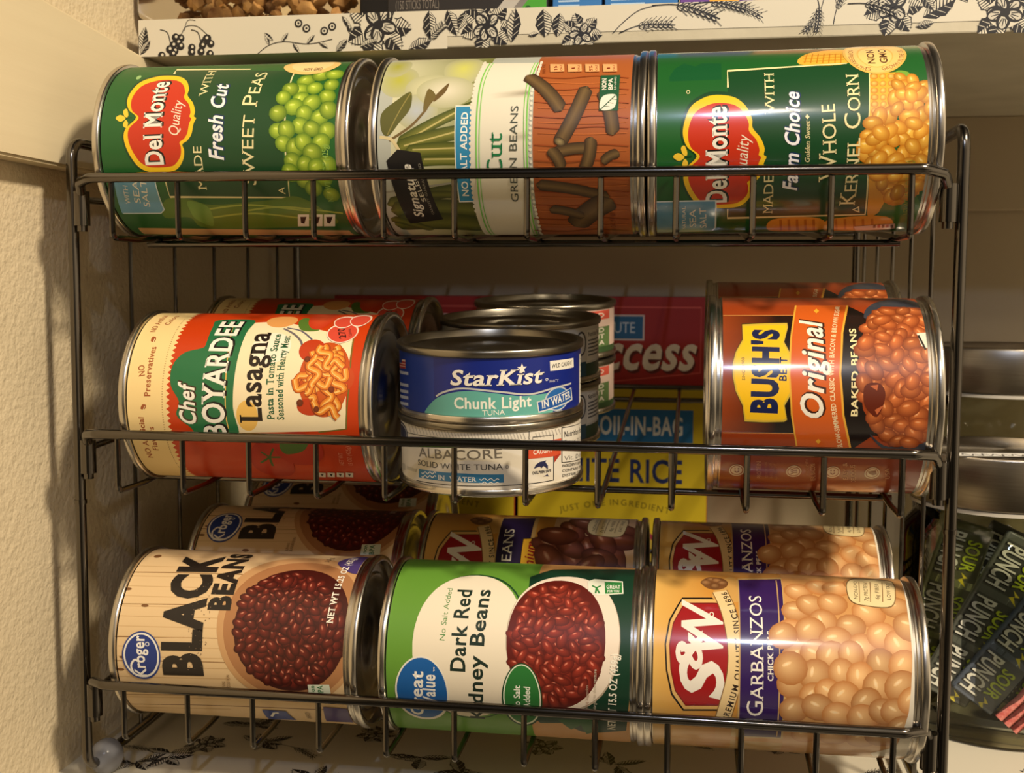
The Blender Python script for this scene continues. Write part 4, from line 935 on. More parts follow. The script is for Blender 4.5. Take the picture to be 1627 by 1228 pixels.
def label_garbanzos(L):
 garbanzo_field(L)
 sw_mark(L)
 L.p([(52.3,17.7),(55.9,-2.4),(-24.8,-1.3),(-25.1,20.0),(-16.3,19.6),(-14.9,17.8)],(204, 170, 110))
 L.p([(51.0,17.3),(53.6,-0.2),(-23.5,0.3),(-24.4,17.0)],(52, 30, 92))
 L.l([(52.1,1.8),(-23.0,1.9)],0.49,(196, 160, 110))
 L.t('Garbanzos',-12.4,7.9,39.9,8.5,6.32,(240, 236, 226),'sc')
 L.t('CHICK PEAS',3.4,4.3,23.2,4.6,2.04,(240, 236, 226),'bs')
 chickpeas(L)
 L.p([(66.3,-48.9),(66.3,-59.1),(28.1,-52.9),(7.3,-50.7),(-8.8,-49.0),(-29.0,-46.3),(-32.2,-55.2),(7.4,-52.9),(66.1,-60.5)],(232, 222, 200))
 L.p([(66.3,-49.5),(33.9,-48.4),(15.5,-48.6),(-6.0,-47.5),(-24.5,-44.5),(-32.1,-35.7),(-37.0,-37.2),(-31.7,-57.7),(66.2,-61.8)],(232, 224, 206))
 L.p([(52.5,-26.8),(57.8,-29.3),(59.8,-33.1),(57.8,-44.3),(53.2,-45.8),(46.8,-45.6),(36.7,-42.7),(36.7,-31.9),(38.8,-27.0),(45.2,-26.0)],(120, 96, 60),1)
 L.p([(52.0,-27.1),(56.4,-29.3),(58.0,-32.9),(56.3,-43.9),(52.4,-45.4),(46.7,-45.2),(37.2,-42.5),(37.1,-32.0),(39.3,-27.3),(45.2,-26.3)],(236, 216, 164),1)
 L.t('NON-GMO',40.1,-29.9,54.5,-31.2,1.50,(70, 56, 36),'')
 L.t('7g PROTEIN',39.2,-33.8,53.4,-35.1,1.49,(70, 56, 36),'')
 L.t('6g FIBER',40.4,-38.3,52.5,-39.5,1.49,(70, 56, 36),'')
 L.t('LOW FAT',40.4,-42.8,53.0,-44.1,1.49,(70, 56, 36),'')
 L.l([(38.6,-30.4),(53.6,-31.9)],0.35,(150, 120, 80))
 L.l([(38.9,-34.7),(54.1,-36.4)],0.36,(150, 120, 80))
 L.l([(39.2,-39.5),(54.7,-41.3)],0.37,(150, 120, 80))
 
def label_premium_beans(L):
 garbanzo_field(L)
 sw_mark(L)
 L.p([(52.4,17.0),(55.7,-1.3),(-24.8,-1.3),(-25.1,20.0),(-16.3,19.6),(-14.9,17.1)],(204, 170, 110))
 L.p([(51.0,16.6),(53.5,0.5),(-23.5,1.0),(-24.4,16.3)],(36, 22, 66))
 L.t('Kidney Beans',-21.9,8.1,39.9,9.3,5.97,(240, 236, 226),'sc')
 L.p([(33.1,4.4),(34.2,-5.1),(4.8,-4.5),(3.8,4.8)],(60, 40, 20))
 L.p([(32.6,4.0),(33.6,-4.6),(5.2,-4.0),(4.3,4.4)],(232, 180, 50))
 L.t('Premium',5.5,-1.9,31.3,-2.1,4.68,(160, 30, 26),'bi')
 L.p([(60.5,-9.8),(66.2,-60.0),(-32.1,-56.0),(-43.6,-10.0)],(214, 178, 140))
 L.pile([(29.5,-6.6),(44.3,-14.6),(50.6,-25.7),(50.2,-43.2),(24.0,-45.1),(-1.5,-45.3),(-21.3,-38.6),(-23.6,-17.7),(-3.9,-7.2)],9.62,0.58,34,(84, 34, 26),(172, 100, 80),(240, 200, 182),9)
 L.p([(66.3,-48.9),(66.2,-61.8),(-31.7,-57.7),(-34.1,-47.1),(-5.9,-48.4),(15.6,-49.5),(34.0,-49.8)],(232, 224, 206))
 L.p([(52.5,-26.8),(57.8,-29.3),(59.8,-33.1),(57.8,-44.3),(53.2,-45.8),(46.8,-45.6),(36.7,-42.7),(36.7,-31.9),(38.8,-27.0),(45.2,-26.0)],(120, 96, 60),1)
 L.p([(52.0,-27.1),(56.4,-29.3),(58.0,-32.9),(56.3,-43.9),(52.4,-45.4),(46.7,-45.2),(37.2,-42.5),(37.1,-32.0),(39.3,-27.3),(45.2,-26.3)],(236, 216, 164),1)
 L.t('NON-GMO',40.1,-29.9,54.5,-31.2,1.50,(70, 56, 36),'')
 L.t('7g PROTEIN',39.2,-33.8,53.4,-35.1,1.49,(70, 56, 36),'')
 L.t('8g FIBER',40.4,-38.3,52.5,-39.5,1.49,(70, 56, 36),'')
 L.t('FAT FREE',40.4,-42.8,53.0,-44.1,1.49,(70, 56, 36),'')
 L.l([(38.6,-30.4),(53.6,-31.9)],0.35,(150, 120, 80))
 L.l([(38.9,-34.7),(54.1,-36.4)],0.36,(150, 120, 80))
 L.l([(39.2,-39.5),(54.7,-41.3)],0.37,(150, 120, 80))
def label_chunk_tuna(L):
 L.base((12,34,124))
 L.grad(-70,-18,-14,14,(16,50,140),(16,50,140))
 L.p([(-24.1,-13.2),(-16.4,-5.1),(-4.2,-1.6),(7.6,-2.3),(19.4,-4.0),(28.9,-3.9),(35.7,-4.3),(36.6,-8.1),(33.3,-12.8),(21.2,-12.9),(2.5,-12.8),(-15.6,-13.2)],(98, 172, 160),1)
 L.l([(-17.0,-4.5),(-12.4,-2.2),(-4.2,-0.5),(10.9,-1.9),(23.0,-3.5),(35.4,-2.1),(47.9,-1.7)],0.75,(196, 196, 190),1)
 L.t('StarKist',-10.3,0.4,29.1,0.7,6.02,(24, 16, 60),'bsi')
 L.t('StarKist',-10.4,0.8,28.9,1.0,6.02,(240, 234, 220),'bsi')
 L.star(19.9,7.3,2.2,(240,234,220))
 L.t('Chunk Light',-8.6,-8.8,24.1,-8.4,4.38,(236, 236, 222),'b')
 L.t('TUNA',3.3,-11.5,12.6,-11.2,2.11,(236, 236, 222),'')
 L.e(37.9,-6.9,7.52,5.01,(190, 196, 200))
 L.e(37.9,-6.9,6.66,4.49,(34, 100, 170))
 L.p([(26.4,-6.9),(47.9,-3.4),(49.0,-9.0),(27.3,-11.6)],(210, 212, 210))
 L.p([(27.0,-7.2),(47.2,-3.8),(48.0,-8.5),(27.7,-11.0)],(26, 84, 160))
 L.t('IN WATER',29.0,-9.9,47.0,-7.6,2.93,(238, 236, 228),'bs')
 L.p([(33.2,9.4),(50.0,8.8),(50.4,4.8),(33.4,5.2)],(236, 230, 215))
 L.t('WILD CAUGHT',34.3,6.3,48.5,6.2,1.63,(24, 24, 30),'b')
 L.p([(58.4,9.2),(65.5,9.0),(65.5,-12.7),(58.6,-12.2)],(226, 222, 210))
 L.l([(61.5,6.8),(65.5,6.5)],0.44,(40, 40, 44))
 L.l([(61.6,4.1),(65.5,3.8)],0.44,(40, 40, 44))
 L.l([(61.6,1.4),(65.5,1.1)],0.44,(40, 40, 44))
 L.l([(61.7,-1.2),(65.5,-1.6)],0.44,(40, 40, 44))
 L.l([(61.7,-3.9),(65.5,-4.3)],0.44,(40, 40, 44))
 L.l([(61.8,-6.7),(65.5,-7.0)],0.44,(40, 40, 44))
 L.l([(61.8,-9.4),(65.5,-9.7)],0.44,(40, 40, 44))
 L.p([(-52.0,7.3),(-38.1,8.5),(-37.8,4.7),(-52.0,3.5)],(222, 190, 170))
 L.l([(-51.9,6.2),(-37.9,7.3)],0.81,(170, 50, 40))
 L.l([(-51.9,5.0),(-38.0,6.2)],0.81,(170, 50, 40))
 L.l([(-51.9,3.8),(-38.0,5.1)],0.81,(170, 50, 40))
 L.p([(-52.0,7.3),(-43.1,8.1),(-43.3,6.5),(-51.9,5.6)],(40, 60, 130))
 L.l([(-52.0,1.7),(-35.1,3.0)],1.27,(180, 186, 200))
 L.l([(-52.0,-3.5),(-35.3,-2.1)],1.29,(180, 186, 200))
 L.l([(-52.0,-6.4),(-35.5,-4.9)],1.30,(180, 186, 200))
 L.l([(-51.9,-9.0),(-35.6,-7.4)],1.31,(180, 186, 200))
 L.l([(-51.9,-11.9),(-35.8,-10.2)],1.32,(180, 186, 200))
 L.t('PARTY',32.9,0.5,38.2,0.3,1.03,(200, 200, 210),'')
 L.e(31.5,1.9,0.76,0.60,(220, 220, 220))
 L.e(31.5,1.9,0.43,0.34,(30, 60, 140))
def label_albacore(L):
 L.base((222,214,198))
 L.l([(-36.2,11.6),(-33.8,8.3)],0.56,(176, 170, 158))
 L.l([(-33.0,11.9),(-30.9,8.6)],0.51,(176, 170, 158))
 L.l([(-30.3,12.1),(-28.4,8.8)],0.47,(176, 170, 158))
 L.l([(-27.9,12.2),(-26.2,8.9)],0.45,(176, 170, 158))
 L.l([(-25.7,12.2),(-24.1,9.1)],0.43,(176, 170, 158))
 L.l([(-23.6,12.2),(-22.1,9.1)],0.42,(176, 170, 158))
 L.l([(-21.6,12.2),(-20.2,9.2)],0.40,(176, 170, 158))
 L.l([(-19.8,12.2),(-18.4,9.2)],0.39,(176, 170, 158))
 L.l([(-18.0,12.1),(-16.7,9.2)],0.38,(176, 170, 158))
 L.l([(-16.3,12.0),(-15.1,9.2)],0.38,(176, 170, 158))
 L.l([(-14.7,11.9),(-13.4,9.1)],0.37,(176, 170, 158))
 L.l([(-13.1,11.8),(-11.9,9.1)],0.36,(176, 170, 158))
 L.l([(-11.6,11.7),(-10.4,9.0)],0.36,(176, 170, 158))
 L.l([(-10.0,11.6),(-8.9,8.9)],0.36,(176, 170, 158))
 L.l([(-8.6,11.4),(-7.4,8.9)],0.35,(176, 170, 158))
 L.l([(-7.1,11.3),(-6.0,8.8)],0.35,(176, 170, 158))
 L.l([(-5.7,11.3),(-4.6,8.6)],0.35,(176, 170, 158))
 L.l([(-4.3,11.4),(-3.2,8.5)],0.34,(176, 170, 158))
 L.l([(-2.9,11.5),(-1.8,8.4)],0.34,(176, 170, 158))
 L.l([(-1.5,11.5),(-0.4,8.4)],0.34,(176, 170, 158))
 L.l([(-0.1,11.5),(0.9,8.4)],0.34,(176, 170, 158))
 L.l([(1.2,11.6),(2.3,8.4)],0.34,(176, 170, 158))
 L.l([(2.6,11.6),(3.6,8.5)],0.34,(176, 170, 158))
 L.l([(3.9,11.6),(4.9,8.5)],0.34,(176, 170, 158))
 L.l([(5.2,11.6),(6.3,8.5)],0.34,(176, 170, 158))
 L.l([(6.6,11.6),(7.6,8.4)],0.34,(176, 170, 158))
 L.l([(7.9,11.6),(8.9,8.4)],0.34,(176, 170, 158))
 L.l([(9.2,11.5),(10.3,8.4)],0.34,(176, 170, 158))
 L.l([(10.6,11.5),(11.6,8.3)],0.34,(176, 170, 158))
 L.l([(11.9,11.5),(13.0,8.3)],0.34,(176, 170, 158))
 L.l([(13.3,11.4),(14.3,8.2)],0.34,(176, 170, 158))
 L.l([(14.6,11.3),(15.7,8.1)],0.34,(176, 170, 158))
 L.l([(16.0,11.3),(17.1,8.0)],0.35,(176, 170, 158))
 L.l([(17.4,11.2),(18.5,7.9)],0.35,(176, 170, 158))
 L.l([(18.8,11.1),(19.9,7.8)],0.35,(176, 170, 158))
 L.l([(20.2,11.0),(21.4,7.7)],0.35,(176, 170, 158))
 L.l([(25.8,10.7),(26.8,8.2)],0.37,(186, 180, 168))
 L.l([(27.4,10.8),(28.4,8.3)],0.38,(186, 180, 168))
 L.l([(29.0,10.9),(30.0,8.3)],0.39,(186, 180, 168))
 L.l([(30.7,10.9),(31.7,8.4)],0.39,(186, 180, 168))
 L.l([(32.4,11.0),(33.5,8.4)],0.41,(186, 180, 168))
 L.l([(34.2,11.0),(35.4,8.4)],0.42,(186, 180, 168))
 L.l([(36.1,11.0),(37.4,8.3)],0.43,(186, 180, 168))
 L.l([(38.1,10.9),(39.5,8.3)],0.45,(186, 180, 168))
 L.l([(-51.9,6.3),(-36.4,7.9),(-15.8,8.7),(-3.6,8.6),(10.7,8.4),(21.6,8.0)],0.26,(40, 38, 36),1)
 L.l([(22.9,12.7),(22.8,6.0)],0.27,(40, 38, 36))
 L.e(22.8,9.1,0.47,0.43,(40, 38, 36))
 L.e(22.8,9.1,0.28,0.26,(222, 214, 198))
 L.t('ALBACORE',-27.6,-0.8,11.6,1.3,3.95,(112, 106, 98),'')
 L.t('SOLID WHITE TUNA',-28.6,-4.6,11.6,-3.5,2.41,(64, 62, 60),'')
 L.e(13.3,-2.6,0.68,0.69,(110, 106, 100))
 L.e(13.3,-2.6,0.43,0.43,(222, 214, 198))
 L.p([(-27.9,-6.2),(-6.5,-5.4),(11.8,-5.6),(11.8,-9.1),(-6.5,-9.1),(-28.1,-9.9)],(52, 124, 168))
 L.t('IN  WATER',-16.7,-9.1,0.6,-8.7,1.91,(236, 234, 226),'bs')
 L.l([(-26.2,-7.6),(-25.4,-7.9),(-24.6,-7.4),(-23.8,-6.8),(-23.1,-7.1),(-22.4,-7.5),(-21.7,-7.0),(-21.0,-6.4),(-20.3,-6.8),(-19.7,-7.1),(-19.0,-6.6),(-18.3,-6.1),(-17.7,-6.5)],0.42,(236, 234, 226),1)
 L.l([(-26.2,-9.2),(-25.4,-9.5),(-24.6,-8.9),(-23.9,-8.4),(-23.1,-8.7),(-22.4,-9.1),(-21.7,-8.5),(-21.0,-8.0),(-20.3,-8.4),(-19.7,-8.7),(-19.0,-8.2),(-18.4,-7.7),(-17.7,-8.1)],0.42,(236, 234, 226),1)
 L.l([(1.9,-7.5),(2.6,-8.0),(3.2,-7.6),(3.9,-7.1),(4.6,-7.6),(5.2,-8.0),(5.9,-7.6),(6.6,-7.2),(7.2,-7.7),(7.9,-8.2),(8.5,-7.8),(9.2,-7.4),(9.9,-7.8)],0.34,(236, 234, 226),1)
 L.l([(1.9,-9.1),(2.5,-9.5),(3.2,-9.1),(3.9,-8.7),(4.5,-9.1),(5.2,-9.6),(5.9,-9.2),(6.5,-8.8),(7.2,-9.2),(7.9,-9.7),(8.5,-9.3),(9.2,-8.9),(9.9,-9.4)],0.34,(236, 234, 226),1)
 L.l([(-30.0,-11.6),(-16.2,-10.9),(2.1,-10.4),(19.2,-10.4),(35.1,-10.6),(35.2,8.7),(24.5,9.0),(24.5,5.7)],0.32,(50, 48, 46))
 L.p([(23.4,6.8),(39.9,6.4),(39.6,-0.6),(21.6,0.1)],(206, 78, 44))
 L.p([(35.4,-0.5),(39.9,0.2),(35.6,-3.2)],(170, 50, 30))
 L.t('CAUGHT',24.6,1.7,34.4,1.5,1.90,(238, 226, 210),'b')
 L.t('WILD',25.3,4.6,33.1,4.5,1.90,(238, 226, 210),'b')
 L.p([(24.9,-4.3),(25.9,-2.7),(27.7,-1.8),(29.6,-1.7),(31.0,-1.5),(30.6,-2.3),(31.9,-3.9),(31.9,-5.5),(30.6,-4.4),(29.6,-3.7),(28.7,-4.5),(27.7,-3.7),(26.2,-4.0)],(24, 30, 74))
 L.p([(29.5,-8.2),(31.0,-7.8),(31.7,-7.2),(31.9,-8.1),(32.8,-8.6),(31.0,-8.3)],(24, 30, 74))
 L.t('DOLPHIN SAFE',24.3,-6.7,33.7,-6.8,1.22,(30, 30, 50),'b')
 L.p([(40.2,11.0),(65.5,9.0),(65.5,-7.5),(40.1,-4.1)],(40, 38, 36))
 L.p([(40.6,10.6),(65.5,8.8),(65.5,-7.2),(40.6,-3.9)],(226, 220, 206))
 L.t('Nutrition Facts',41.7,6.6,65.5,4.7,2.32,(24, 22, 22),'b')
 L.t('Fat 1g 2% DV',41.7,3.7,65.5,1.0,1.61,(50, 48, 46),'')
 L.t('Vit. D 6%',41.7,-3.4,65.5,-6.3,1.79,(50, 48, 46),'')
 L.t('INGREDIENTS: ALBACORE',40.3,-6.0,65.5,-9.3,1.17,(50, 48, 46),'')
 L.t('CONTAINS: TUNA',40.3,-8.1,65.5,-11.3,1.17,(50, 48, 46),'')
 L.t('DISTRIBUTED BY',40.3,-10.3,65.5,-13.4,1.17,(50, 48, 46),'')
 L.e(-44.9,7.0,7.63,3.91,(40, 44, 70))
 L.e(-44.9,7.0,6.92,3.17,(200, 200, 200))
 L.e(-44.9,7.0,6.54,2.79,(40, 44, 70))
 L.l([(-52.0,-9.6),(-41.4,-8.0)],2.63,(190, 184, 170))
 L.l([(-38.5,-7.7),(-29.8,-7.3)],1.47,(190, 184, 170))
def label_light_tuna(L):
 L.base((208,204,194))
 L.gradv(-20,124,-15,-6,(34,66,44),(34,66,44))
 L.p([(44,-5),(62,-5),(62,10),(44,10)],(226,222,212))
 L.t("Nutrition Facts",45,7,61,7,2.2,(30,30,30),"b")
 L.l([(45,5.0),(60,5.0)],.8,(90,90,90))
 L.l([(45,3.2),(60,3.2)],.8,(90,90,90))
 L.l([(45,1.4),(60,1.4)],.8,(90,90,90))
 L.l([(45,-0.4),(60,-0.4)],.8,(90,90,90))
 L.l([(45,-2.2),(60,-2.2)],.8,(90,90,90))
 L.e(39,4,4,6,(60,60,64))
 L.e(39,4,3,5,(208,204,194))
 L.p([(36,-12),(43,-12),(43,-5),(36,-5)],(30,70,90))
def label_pink_tuna(L):
 L.base((216,190,176))
 L.gradv(-20,124,-15,-9,(52,82,44),(52,82,44))
 L.p([(20,6),(50,6),(50,11),(20,11)],(206,84,66))
 L.p([(20,-9),(50,-9),(50,2),(20,2)],(92,120,70))
 L.t("SOLID",22,-1.0,44,-1.0,2.4,(226,216,200),"b")
 L.t("LIGHT",22,-4.5,44,-4.5,2.4,(226,216,200),"b")
 L.t("TUNA",22,-8.0,44,-8.0,2.4,(226,216,200),"b")
 L.t("WILD",22,7.2,44,7.2,2.4,(226,216,200),"b")
# ------------------------------------------------------------------ the pantry recess
WALLX, CLEATX, BACKY, FLOORZ, SHELFY, SHELFZ, SHELFT = -20, -8, 352, -173.6, 85, 164.6, 182
bm = bmesh.new(); box(bm, (WALLX - 12, -420, -260), (WALLX, BACKY, 420)); structure(link('wall_left', bm, M['plaster'], smooth=False))
bm = bmesh.new(); box(bm, (WALLX - 12, BACKY, -260), (780, BACKY + 12, 420)); structure(link('wall_back', bm, M['backwall'], smooth=False))
bm = bmesh.new(); box(bm, (WALLX, -6, FLOORZ - 20), (780, BACKY, FLOORZ), 1.0); structure(link('floor', bm, M['board'], smooth=False))
bm = bmesh.new(); box(bm, (-10, SHELFY, SHELFZ), (780, BACKY, SHELFT - .4), 0.8); structure(link('trim_shelf_board', bm, M['board'], smooth=False)).name = 'trim_1'
bm = bmesh.new(); r = bmesh.ops.create_cube(bm, size=1.0)['verts']                       # painted cleat on the left wall, a little deeper towards the front
for v in r:
    front = v.co.y < 0; top = v.co.z > 0
    v.co = Vector((CLEATX if v.co.x > 0 else WALLX, -330 if front else BACKY, (193 if front else SHELFZ) if top else 102)) * MM
bmesh.ops.bisect_plane(bm, geom=bm.verts[:] + bm.edges[:] + bm.faces[:], plane_co=(0, .085, 0), plane_no=(0, 1, 0))
for v in bm.verts:
    if v.co.y > .084 and v.co.z > .15: v.co.z = SHELFZ * MM
bmesh.ops.bevel(bm, geom=bm.edges[:], offset=.0012, segments=2, affect='EDGES'); structure(link('trim_2', bm, M['paintwood'], smooth=True))
bm = bmesh.new(); box(bm, (CLEATX, BACKY - 8, 103), (780, BACKY, SHELFZ), 1.0); structure(link('trim_3', bm, M['backwall'], smooth=False))

# black toile flowers printed on the white shelf paper
INK, PAPER = (28, 26, 28), (214, 207, 188)
def leaf(P, u, v, L, W, a, veins=3):
    """one engraved leaf: a dark half and a hatched half"""
    ca, sa = math.cos(a), math.sin(a); q = lambda x, y: (u + x * ca - y * sa, v + x * sa + y * ca)
    up = [(.0, 0), (.12, .2), (.3, .42), (.42, .40), (.55, .5), (.66, .40), (.8, .3), (.9, .14), (1, 0)]
    P.p([q(L * x, W * y) for x, y in up] + [q(L * x, -W * y * .95) for x, y in up[-2:0:-1]], INK)
    P.p([q(L * x * .96 + L * .02, W * y * .82 + W * .02) for x, y in up], PAPER)
    n = 2 + 2 * veins
    for k in range(n):
        x = L * (.08 + .8 * k / n); h = W * .42 * math.sin(PI * min(1, (x / L) * .9 + .12)); P.p([q(x, 0), q(x + L * .05, 0), q(x + L * .16, h), q(x + L * .13, h)], INK); P.n -= 1
    P.n += 1
    for k in range(veins):
        x = L * (.2 + .22 * k); P.l([q(x, -W * .02), q(x + L * .16, -W * .34)], W * .03, PAPER); P.n -= 1
    P.n += 1
SLOT = [0]
def slot(P):
    SLOT[0] += 1; P.n = 4 + 70 * (SLOT[0] % 5)
def rose(P, u, v, r, seed):
    slot(P); rd = random.Random(seed)
    for k in range(7): a = k * .9 + rd.uniform(-.2, .2); leaf(P, u + r * .25 * math.cos(a), v + r * .25 * math.sin(a), r * .95, r * .75, a, 3)
    P.e(u, v, r * .62, r * .56, PAPER)
    for k in range(6):
        a = k * 1.05 + rd.random(); P.e(u + r * .32 * math.cos(a), v + r * .3 * math.sin(a), r * .34, r * .26, INK, ang=a, n=16); P.e(u + r * .36 * math.cos(a), v + r * .34 * math.sin(a), r * .25, r * .15, (200, 194, 178), ang=a, n=16)
        for q in (-.1, 0, .1): P.l([(u + r * (.22) * math.cos(a + q * 2), v + r * .22 * math.sin(a + q * 2)), (u + r * .5 * math.cos(a + q * 3), v + r * .5 * math.sin(a + q * 3))], r * .035, INK)
    P.e(u, v, r * .18, r * .16, INK, n=14)
def berries(P, u, v, s, seed):
    slot(P); rd = random.Random(seed); P.l([(u - s, v + s * 1.5), (u - s * .3, v + s * 1.2), (u, v)], s * .09, INK, 1)
    for k in range(9):
        x, y = u + rd.uniform(-1, 1) * s, v + rd.uniform(-.9, .8) * s; P.e(x, y, s * .36, s * .36, INK, n=16); P.e(x + s * .06, y + s * .08, s * .13, s * .13, PAPER, n=10)
def sprig(P, u, v, L, a, seed, grain=True):
    slot(P); rd = random.Random(seed); ca, sa = math.cos(a), math.sin(a); q = lambda x, y: (u + x * ca - y * sa, v + x * sa + y * ca)
    P.l([q(0, 0), q(L * .3, L * .06), q(L * .6, L * .05), q(L, -L * .04)], L * .018, INK, 1)
    for k in range(7):
        x = L * (.4 + .085 * k); y = L * .05 - L * .1 * max(0, (k - 2) / 6)
        for sg in (1, -1):
            if grain: x2, y2 = q(x, y + sg * L * .035); P.e(x2, y2, L * .055, L * .024, INK, n=10, ang=a + sg * .5); P.e(x2, y2, L * .03, L * .01, PAPER, n=8, ang=a + sg * .5); P.l([q(x + L * .03, y + sg * L * .05), q(x + L * .13, y + sg * L * .12)], L * .009, INK)
            else: leaf(P, *q(x * .9, y), L * .2, L * .1, a + sg * .8, 1)

P = Print(0, SHELFZ - .5, SHELFT, 0.001)
P.rect(-10, SHELFZ - 1, 147, SHELFT + 1, PAPER); P.n -= 1; P.rect(147, SHELFZ + 5.2, 780, SHELFT + 1, PAPER)
leaf(P, -9, 166, 13, 5.5, 1.35); leaf(P, -9.5, 165, 9, 4, .9); berries(P, 7, 168.6, 5.6, 2); berries(P, 23, 168.4, 5.4, 5)
P.l([(12, 173), (15, 178), (21, 178), (27, 173)], .35, INK, 1); P.l([(14, 176), (16, 181), (20, 181)], .3, INK, 1)
P.l([(52, 164), (58, 168), (66, 169.5), (78, 168), (90, 170)], .4, INK, 1)
for k, (x, y, a) in enumerate(((58, 168, 1.9), (64, 169, .9), (70, 169, -1), (77, 168, .8), (83, 169, -.6), (60, 170, 2.4))): leaf(P, x, y, 6, 2.2, a, 1)
for x, y in ((73, 178), (77, 175.5), (86, 174), (90, 176)): P.e(x, y, 2, 2, INK, n=16); P.e(x, y, 1.2, 1.2, PAPER, n=12); P.e(x, y, .6, .6, INK, n=8)
for k in range(6): leaf(P, 95 + k * 2.2, 181 - k * 2.5, 8, 2.6, -1.0 - .2 * (k % 3), 1)
rose(P, 113, 176, 14, 1); leaf(P, 104, 166, 9, 5, .3); leaf(P, 128, 164, 12, 7, .35); leaf(P, 92, 164, 8, 4, .8)
leaf(P, 138, 182, 14, 7.5, -1.5); leaf(P, 147, 182, 13, 7.5, -1.2); leaf(P, 156, 181, 9, 5, -2.0); sprig(P, 136, 164, 16, .9, 3, False)
rose(P, 166, 174, 11, 4); leaf(P, 178, 166, 16, 7.5, 1.45); leaf(P, 193, 181, 13, 9, -1.5); leaf(P, 201, 179, 11, 7, -1.7); rose(P, 211, 169, 8.5, 7); leaf(P, 186, 169, 5, 2.4, .2, 1)
P.l([(226, 169), (231, 174), (238, 179), (246, 181)], .4, INK, 1); sprig(P, 229, 169, 26, .15, 4); sprig(P, 244, 181, 32, -.18, 5); sprig(P, 262, 181, 26, -.1, 6); sprig(P, 272, 182, 24, -.3, 8)
sprig(P, 322, 184, 20, -2.0, 9); sprig(P, 326, 170, 20, 1.2, 10); sprig(P, 318, 184, 18, -1.5, 11); sprig(P, 332, 179, 22, -.2, 12)
rose(P, 352, 177, 11, 12); leaf(P, 365, 172, 16, 9, .5); leaf(P, 362, 168, 8, 4, .2); leaf(P, 364, 182, 9, 5, -.9); rose(P, 400, 173, 12, 15); leaf(P, 384, 178, 10, 5, 2.2); rose(P, 440, 177, 11, 17)
o = printed_part('shelf_edge_paper', P, M['paper']); o.location = (0, (SHELFY - .25) * MM, 0)
tag(o, 'white paper with black flowers folded over the front edge of the upper shelf', 'shelf paper')
P = Print(0, -2, 350, 0.001); P.rect(-20, -4, 780, 350, PAPER); rd = random.Random(8)
spots = [(22, 36), (-5, 42), (8, 25), (33, 52), (60, 60), (78, 58), (46, 80), (112, 78), (142, 52), (136, 90), (165, 40), (196, 76), (232, 60), (262, 92), (285, 55), (312, 95), (352, 100), (350, 62), (420, 82), (470, 100), (180, 110), (90, 110), (240, 120), (30, 120), (400, 40), (455, 60), (520, 90), (380, 140), (300, 30), (210, 20), (100, 20)]
for k, (x, y) in enumerate(spots):
    m_ = k % 4; slot(P)
    if m_ in (0, 2):
        for q in range(6): leaf(P, x + rd.uniform(-3, 3), y + rd.uniform(-3, 3), rd.uniform(11, 18), rd.uniform(5, 8), rd.uniform(0, 6.3))
    elif m_ == 1: sprig(P, x - 9, y, 26, rd.uniform(-.6, .6), k)
    else: rose(P, x, y, 9, k)
o = printed_part('shelf_liner', P, M['paper']); o.rotation_euler = (-PI / 2, 0, 0); o.location = (0, 0, (FLOORZ + .3) * MM)
tag(o, 'white paper with black leaves and flowers lining the bottom shelf under the rack', 'shelf paper')

# ------------------------------------------------------------------ the wire can rack
RW = 366.3; ZR = (94.77, -12.26, -120.96); YR = -16.0; X0, DX = 24.98, 29.11; CR = -24.6
def floor_z(y): return CR + max(0.0, y - 10) * 0.08
rack = thing('can_rack', 'dark metal wire can rack holding three tiers of cans', 'can rack', Matrix.Identity(4))
for side, X in ((1, 0.0), (-1, RW)):
    bm = bmesh.new(); tube(bm, [(X, 60, 112), (X, 0, 112), (X, 0, -166), (X, 287, -166), (X, 287, 112), (X, 60, 112)], 2.35, 14, 9)
    fr = link('side_frame', bm, M['wire'], rack)
    for y in (50, 98, 148, 198, 248):
        b2 = bmesh.new(); tube(b2, [(X + side * .6, y, 111), (X + side * .6, y, -165)], 1.0, 8); link('side_wire', b2, M['wire'], fr)
    for y in (0, 287):
        b2 = bmesh.new(); tube(b2, [(X, y, -45.4), (X, y, -43.6)], 2.75, 16); link('collar', b2, M['wire'], fr)
    for z in ZR:
        b2 = bmesh.new(); xs = X + side * 5.6; tube(b2, [(xs, -2.5, z - 4.5), (xs, -2.5, z - 19)], 3.3, 18); box(b2, (min(X, xs), -1.5, z - 19), (max(X, xs), 1.2, z - 4.5), .3); link('sleeve', b2, M['wire'], fr)
    for y in (15, 272):
        b2 = bmesh.new(); bmesh.ops.create_uvsphere(b2, u_segments=28, v_segments=16, radius=1.0)
        for v in b2.verts: v.co = Vector((v.co.x * 7.4, v.co.y * 8.6, max(v.co.z * 8.2, -7.0))) * MM
        f_ = link('rubber_foot', b2, M['foot'], fr, loc=(X + side * 1.0, y, -166.2)); f_['label'] = 'clear rubber foot'
